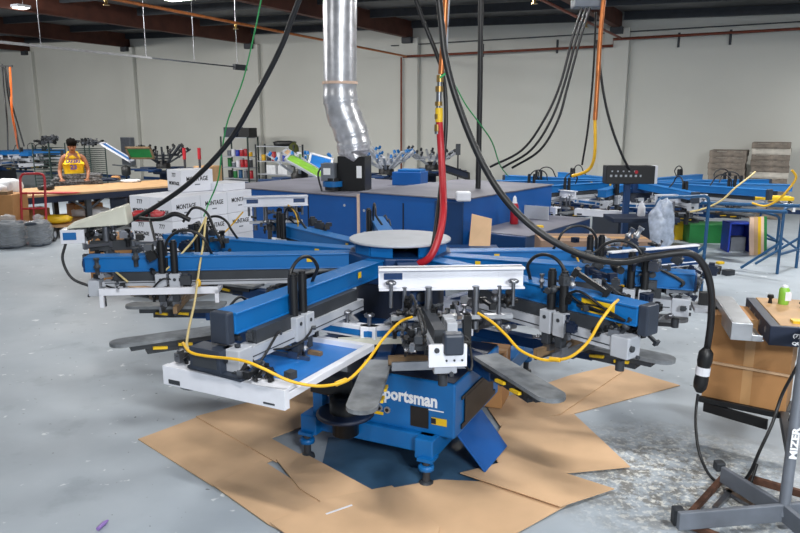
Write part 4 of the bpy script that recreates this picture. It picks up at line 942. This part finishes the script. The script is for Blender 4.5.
p = at(3, 66, 15); o = MB().bar((-.3, 0, 0), (.2, 0, 0), .03, .03).build('hanger_bar', 'black'); o.location = p; tag(o, 'short black bar carrying the hanging leads at far left', 'hanger bar')
# manual presses with tilted screens
def manual(p, rz, label, n, tilt, seed, knob='dgrey', arm='dgrey'):
    t = thing('manual_press', label, 'manual press', p, rz)
    MB().lathe([(.5, 0), (.5, .04), (.12, .08), (.12, .7), (.3, .72), (.3, .8)], n=16).build('pedestal', 'navy', t)
    m = MB()
    for k in range(6):
        a = 2*PI*k/6; m.M = Matrix.Rotation(a, 4, 'Z'); m.box(.2, .8, -.04, .04, .8, .85); m.box(.45, .95, -.2, .2, .85, .88)
    m.build('platens', 'dblue', t)
    rnd = random.Random(seed)
    for k in range(n):
        a = 2*PI*k/n; ti = R(tilt+rnd.uniform(-12, 12)); m = MB(); m.M = Matrix.Rotation(a, 4, 'Z')
        c, s = math.cos(ti), math.sin(ti); z0 = 1.02
        m.bar((.15, 0, z0), (.15+.75*c, 0, z0+.75*s), .06, .05); m.bar((.35*c+.15, -.2, z0+.35*s), (.35*c+.15, .2, z0+.35*s), .05, .06)
        m.bar((.15+.35*c, -.17, z0+.35*s), (.15+.7*c, -.17, z0+.7*s), .04, .03); m.bar((.15+.35*c, .17, z0+.35*s), (.15+.7*c, .17, z0+.7*s), .04, .03)
        m.m = 1
        for y in (-.17, .17): m.cyl((.15+.5*c, y, z0+.5*s), (.15+.5*c-.08*s, y, z0+.5*s+.08*c), .03, 8); m.cyl((.15+.68*c, y, z0+.68*s), (.15+.68*c-.09*s, y, z0+.68*s+.09*c), .035, 8)
        m.build('print_head', [arm, knob], t)
    MB().lathe([(.2, .88), (.2, 1.0), (.12, 1.1)], n=14).build('rotor', 'black', t)
    return t
def panel(c, u, v, w, h, m_, frame_m, label, parent_name='print_screen'):
    t = thing(parent_name, label, 'print screen', c)
    f = frame((0, 0, 0), u, v); m = MB(); m.M = f; e = .05
    m.box(-w/2, w/2, -h/2, -h/2+e, -.02, .02); m.box(-w/2, w/2, h/2-e, h/2, -.02, .02); m.box(-w/2, -w/2+e, -h/2, h/2, -.02, .02); m.box(w/2-e, w/2, -h/2, h/2, -.02, .02); m.build('frame', frame_m, t)
    m = MB(); m.M = f; m.box(-w/2+e, w/2-e, -h/2+e, h/2-e, -.004, .004); m.build('mesh', m_, t); return t
p = at(163, 160, 20.5); manual((p.x, 20.5, 0), R(20), 'dark manual press with raised arms beside the green screen', 8, 38, 3, 'black')
panel(at(140, 153, 19.2), (1, 0, 0), (-.1, .5, -.6), .7, .42, 'greenpanel', 'sqwood', 'green print screen tilted over the dark manual press')
panel(at(117, 152, 19.6), (.8, 0, -.5), (0, 1, .12), .95, .3, 'emul', 'white', 'blue and white screen tilted steeply left of the green screen')
t = thing('stand', 'thin black stand with ring head left of the green screen', 'stand', (at(126, 170, 19).x, 19, 0)); MB().lathe([(.2, 0), (.2, .02), (.025, .05), (.025, .75), (.12, .8), (.12, 1.0), (.03, 1.05)], n=12).build('post', 'black', t); MB().bar((-.35, 0, 1.06), (.3, 0, 1.0), .05, .03).build('crossbar', 'dgrey', t)
for x, lab in ((184, 'black post with red grip behind the topmost carton, left one'), (199, 'black post with red grip behind the topmost carton, right one')):
    q = at(x, 150, 17); t = thing('clamp_post', lab, 'post', (q.x, 17, 0)); MB().cyl((0, 0, 0), (0, 0, q.z-.22), .03, 8).build('post', 'dgrey', t); MB().cyl((0, 0, q.z-.22), (0, 0, q.z+.05), .042, 8).build('red_grip', 'red', t); MB().lathe([(.2, 0), (.2, .02), (.05, .04)], n=12).build('base', 'black', t)
q = at(208, 172, 18); boxthing('side_table', (q.x, 18, 0), (.5, .5, q.z+.16), 'orange brown wooden cabinet behind the white cartons', 'wood', R(-20), 'cabinet')
q = at(313, 172, 16.5); manual((q.x-.3, 16.4, 0), R(10), 'manual press with tilted screens left of the dryer duct', 4, 30, 5, 'blue', 'lgrey')
panel(at(307, 167, 15.6), (.8, 0, -.45), (.2, 1, .25), 1.0, .5, 'lime', 'lgrey', 'lime green screen sloping down behind the dryer')
panel(at(296, 158, 16.0), (.8, 0, -.5), (.2, 1, .2), .65, .4, 'card', 'lgrey', 'tan screen sloping above the lime green screen')
panel(at(320, 164, 15.9), (.9, .1, -.25), (.1, .6, .6), .55, .5, 'emul', 'white', 'white framed blue screen left of the duct motor')
q = at(400, 172, 18); manual((q.x-.35, 18, 0), R(15), 'grey manual press with blue knobs left of the red hose', 10, 36, 9, 'blue', 'lgrey')
q = at(428, 172, 18.6); q = at(432, 172, 19.8); manual((q.x, 19.8, 0), R(40), 'grey manual press close behind the red hose', 6, 30, 11, 'dgrey', 'lgrey')
panel(at(456, 172, 17), (.9, 0, -.3), (0, 1, .3), .7, .5, 'navy', 'black', 'black screen lying right of the red hose in the background')
q = at(458, 155, 18); t = thing('stand', 'small black stand right of the red hose in the background', 'stand', (q.x, 18, 0)); m = MB(); m.tube([(0, 0, 0), (0, 0, q.z)], .02, 6); m.build('post', 'black', t); m = MB(); m.box(-.06, .06, -.03, .03, q.z, q.z+.28); m.build('holder', 'dgrey', t)
# ---------------------------------------------------------------- shelving on the back wall
def shelves(p, rz, w, d, levels, top, label, post):
    t = thing('shelving_unit', label, 'shelving', p, rz)
    for x in (-w/2, w/2):
        for y in (-d/2, d/2): MB().box(x-.02, x+.02, y-.02, y+.02, 0, top).build('post', post, t)
    for z in levels: MB().box(-w/2, w/2, -d/2, d/2, z-.025, z).build('shelf_board', 'lgrey', t)
    return t
Y1 = 23.5
q = at(241, 180, Y1); sx = q.x
lv = [at(241, y, Y1).z for y in (178, 167, 156, 138)]
shelves((sx, Y1, 0), R(-29), 1.15, .5, [.3]+lv[:3], lv[3]+.05, 'grey shelving with red posts and paint tubs by the left pilaster', 'rackgreen')
rnd = random.Random(5); cc = ['white', 'whitecloth', 'red', 'bin', 'redhose', 'grey', 'teal', 'yellow', 'dgrey', 'greenbin']
adj = {'white': 'white', 'whitecloth': 'off white', 'red': 'dark red', 'bin': 'bright blue', 'redhose': 'red', 'grey': 'grey', 'teal': 'dull blue', 'yellow': 'yellow', 'dgrey': 'charcoal', 'greenbin': 'green'}
def rowof(sx, sy, rz, w, z, seq, wh, unit):
    for k, c in enumerate(seq):
        x = -w/2+.12+(w-.24)*k/(len(seq)-1); r, h = .07, rnd.uniform(.16, .3)
        o = thing('tub', '', 'tub', (sx+x*math.cos(rz), sy+x*math.sin(rz), z)); nth = ['first', 'second', 'third', 'fourth', 'fifth', 'sixth', 'seventh'][k]
        o['label'] = '%s tub, %s from left on the %s shelf of %s' % (adj[c], nth, wh, unit); o['group'] = 'tubs on the back shelves'
        MB().lathe([(r*.9, 0), (r, .02), (r, h*.85), (r*.95, h*.87)], n=10).build('tub_body', c, o); MB().lathe([(r*1.05, h*.87), (r*1.05, h)], n=10).build('lid', 'white' if k % 2 else c, o)
rowof(sx, Y1, R(-29), 1.15, lv[0], ['dgrey', 'greenbin', 'teal', 'grey', 'red'], 'lowest', 'the left shelving')
rowof(sx, Y1, R(-29), 1.15, lv[1], ['greenbin', 'grey', 'white', 'redhose', 'redhose', 'dgrey'], 'middle', 'the left shelving')
rowof(sx, Y1, R(-29), 1.15, lv[2], ['grey', 'white', 'bin', 'redhose', 'red', 'yellow'], 'upper', 'the left shelving')
q = at(235, 128, Y1); MB
m = MB(); m.box(-.5, .52, -.24, .24, 0, .03); m.build('top_board', 'lgrey', None); o = bpy.data.objects['top_board']; o.location = (sx, Y1, lv[3]); o.rotation_euler = (0, 0, R(-29)); tag(o, 'grey top board resting over the posts of the left shelving', 'board')
boxthing('black_case', (sx-.2, Y1+.1, lv[3]+.03), (.5, .4, .32), 'black case with pale sticker on top of the left shelving', 'slate', R(-29), 'case')
boxthing('black_case', (sx+.33, Y1-.19, lv[3]+.03), (.45, .4, .3), 'plain black case at the right of the left shelving top', 'black', R(-29), 'case')
Y2 = 22.3
q = at(280, 180, Y2); sx2 = q.x; lv2 = [at(280, y, Y2).z for y in (174, 161, 146)]
shelves((sx2, Y2, 0), R(-29), 1.5, .45, [.3]+lv2, lv2[2]+.05, 'thin wire shelving with bottles right of the left pilaster', 'dgrey')
rowof(sx2, Y2, R(-29), 1.5, lv2[1], ['yellow', 'dgrey', 'redhose', 'white', 'bin', 'dgrey', 'grey'], 'middle', 'the right shelving')
for k, x in enumerate((-.2, .2)):
    boxthing('white_tote', (sx2+x, Y2-.5*x, lv2[0]), (.36, .3, .28), ['white tote on the lower wire shelf, left of two', 'white tote on the lower wire shelf, right of two'][k], 'whitecloth', R(-29), 'tote')
onblob('dark_bag', 'black', Vector((sx2+.2, Y2-.1, lv2[2])), (.7, .3, .16), 'flat black bag on the top wire shelf', 'bag', 33)
o = MB().blob((0, 0, -.35), (.32, .25, .75), 9, 16, .12, .7).build('olive_jacket', 'olive'); o.location = Vector((at(296, 146, Y2).x, Y2-.45, lv2[2]+.08)); tag(o, 'olive jacket hanging off the end of the wire shelving', 'jacket')
# ---------------------------------------------------------------- right background
p0 = thing('wooden_pallet', 'x', 'pallet', (0, 0, 0), 0, 'weathered pallets stacked against the back wall')
m = MB()
for k in range(5): m.box(-.42, .42, -.5+.21*k, -.36+.21*k, .115, .135); 
for k in range(3): m.box(-.42, .42, -.5+.43*k, -.36+.43*k, 0, .018)
m.box(-.42, .42, -.51, -.495, .022, .11); m.box(-.42, -.405, -.5, .5, .022, .11)
m.build('deck_boards', 'palwood', p0)
for x in (-.4, 0, .36): MB().box(x-.02, x+.06, -.5, .5, .018, .115).build('stringer', 'palwood', p0)
nm = ['bottom', 'second', 'third', 'fourth', 'fifth', 'sixth', 'seventh', 'eighth', 'ninth', 'tenth', 'eleventh', 'twelfth', 'topmost']
SY = 16.6; first = True
for (px, n, nmstack) in ((727.5, 11, 'left shorter'), (764, 13, 'right taller')):
    x = at(px, 170, SY).x; top = at(px, 150 if n == 11 else 142, SY).z; h = top/n
    for k in range(n):
        lab = 'weathered wooden pallet, %s from floor in the %s stack' % (nm[k], nmstack) if k < n-1 else 'weathered wooden pallet on top of the %s stack' % nmstack
        l = (x+random.uniform(-.015, .015), SY-(.25 if n == 13 else 0), k*h)
        if first: q = p0; q['label'] = lab; q.location = l; first = False
        else: q = copy_tree(p0, None, lab, l)
        q.scale = (.92, .9, h/.135); q.rotation_euler = (0, 0, R(-29)+random.uniform(-.02, .02))
        if n == 13 and k in (11, 7):
            for ch in q.children: ch.data = ch.data.copy(); ch.data.materials[0] = M['palwhite']
# blue tube stands
def stand(a, c, h, label, depth=.45, diag=True, feet=True):
    t = thing('tube_stand', label, 'stand', (a.x, a.y, 0)); v = c-a; v.z = 0; d = v.normalized(); n = Vector((-d.y, d.x, 0))
    m = MB(); r = .08
    m.tube([(0,0,0), (0,0,h-r), d*r*.3+Vector((0,0,h-r*.3)), d*r+Vector((0,0,h)), v-d*r+Vector((0,0,h)), v-d*r*.3+Vector((0,0,h-r*.3)), v+Vector((0,0,h-r)), v], .022, 8); m.build('front_hoop', 'teal', t)
    m = MB(); m.tube([v+Vector((0,0,h*.48)), v+n*depth+Vector((0,0,.02))-d*.25], .02, 8); m.tube([Vector((0,0,h*.48)), n*depth+Vector((0,0,.02))-d*.05], .02, 8); m.build('rear_brace', 'teal', t)
    m = MB(); m.bar(Vector((0,0,h*.3)), v+Vector((0,0,h*.3)), .03, .03); m.build('crossbar', 'teal', t)
    return t
a, c = un(650, 296, 0), un(701, 291, 0); zt = at(675, 198, a.y).z
stand(a, c, zt, 'blue tube stand carrying a clear plastic bag right of centre')
t = thing('plastic_bag', 'clear plastic bag hanging on the blue tube stand', 'bag', at(664, 202, a.y-.1))
m = MB(); m.blob((0, 0, -.3), (.3, .2, .58), 17, 24, .18, .8); m.blob((.02, -.02, -.12), (.18, .16, .3), 19, 20, .22, .9); m.build('bag_film', mat('bluish_film', (186, 198, 218), .2, 0, .2, 14, bump=.6, alpha=.85), t)
for k, (x0, y0, x1, y1, ht, lab) in enumerate(((777, 274, 796, 268, 208, 'blue tube stand with crossbars at the right edge'), (757, 246, 776, 252, 212, 'blue tube stand behind, in front of the leaning boards'))):
    a, c = un(x0, y0, 0), un(x1, y1, 0)
    stand(a, c, at((x0+x1)/2, ht, a.y).z, lab, .5)
m = MB(); a, c = at(700, 203, 10.6), at(800, 206, 9.6); v = c-a
for k, dz in enumerate((0, -.12)): m.tube([Vector((0, .3*k, dz)), v+Vector((0, .3*k, dz))], .025, 8)
o = m.build('pipe_rail', 'teal'); o.location = a; tag(o, 'pair of blue pipe rails across the right stands', 'rail')
boxthing('green_box', (at(712, 240, 12.6).x, 12.9, 0), (.75, .5, .34), 'green box on the floor under the rear right press', 'greenbin', R(-4), 'box')
boxthing('yellow_box', (at(686, 240, 12.8).x, 13.2, 0), (.3, .35, .5), 'yellow box on the floor left of the green box', 'label', R(5), 'box')
t = thing('blue_bin', 'bright blue open sided bin right of the green box', 'bin', (at(745, 240, 11.6).x, 11.9, 0), R(-6))
m = MB(); m.box(-.2, .2, .15, .17, 0, .5); m.box(-.2, -.17, -.2, .17, 0, .5); m.box(.17, .2, -.2, .17, 0, .5); m.box(-.2, .2, -.2, .17, .48, .5); m.build('bin_shell', 'bin', t, .005); MB().box(-.12, .12, -.1, .1, 0, .25).build('grey_insert', 'grey', t)
for k, (x, m_, lab) in enumerate(((758, 'pink', 'pale pink board leaning upright beside the blue bin'), (763, 'card', 'tan board leaning upright, second beside the blue bin'), (767, 'label', 'yellow board leaning upright in the middle of the boards'), (771, 'pink', 'pale board leaning between the yellow and green ones'), (775, 'greenbin', 'green board leaning upright at the right of the boards'))):
    q = at(x, 240, 11.3); m = MB(); m.hexa([(-.035, 0, 0), (.035, 0, 0), (.035, .02, 0), (-.035, .02, 0), (-.035, .12, .62), (.035, .12, .62), (.035, .14, .62), (-.035, .14, .62)]); o = m.build('leaning_board', m_); o.location = (q.x, 11.45+.03*k, 0); tag(o, lab, 'board')
for (x, y, s, m_, lab, nm_) in ((720, 264, (.11, .08, .04), 'label', 'small yellow tool on the floor right of the press', 'tape_measure'), (717, 271, (.1, .08, .08), 'dgrey', 'left dark small box on the floor right of the press', 'small_box'), (728, 275, (.16, .1, .08), 'dgrey', 'right dark small box on the floor right of the press', 'small_box')):
    o = MB().box(-s[0]/2, s[0]/2, -s[1]/2, s[1]/2, 0, s[2]).build(nm_, m_, bevel=.01); o.location = un(x, y, 0); o.rotation_euler = (0, 0, .3); tag(o, lab, 'tool' if m_ == 'label' else 'box')
t = thing('white_spray_bottle', 'white spray bottle standing below the rear control panel', 'bottle', at(641, 216, 9.6)); MB().lathe([(.05, 0), (.055, .02), (.05, .13), (.02, .18), (.02, .21)], n=12).build('bottle_body', 'white', t); m = MB(); m.box(-.05, .02, -.015, .015, .21, .25); m.build('trigger', 'lgrey', t)
boxthing('parts_shelf', at(641, 216, 9.6)-Vector((0, 0, .06)), (.9, .5, .06), 'dark blue parts shelf below the rear control panel', 'navy', 0, 'shelf')
C([(690,212,9.8),(706,208,9.8),(722,200,9.8),(735,188,9.8),(748,178,9.9),(755,172,10)], .014, 'paleyellow', 'pale hose rising diagonally across the rear right press', 'air hose', 6, 6)
C([(752,203,9.9),(765,206,9.8),(778,200,9.7),(788,190,9.6),(796,178,9.6),(792,170,9.6)], .016, 'yellow', 'yellow hose hanging at the right edge over the blue stand', 'air hose', 6, 6)
boxthing('flat_yellow_tray', at(764, 200, 11.2), (.8, .3, .06), 'yellow tray under the rear right press arms', 'label', 0, 'tray')
boxthing('cardboard_carton', un(491, 410, .03)+Vector((.02, .2, 0)), (.24, .3, .42), 'brown carton standing behind the press control cabinet', 'card2', R(-20))
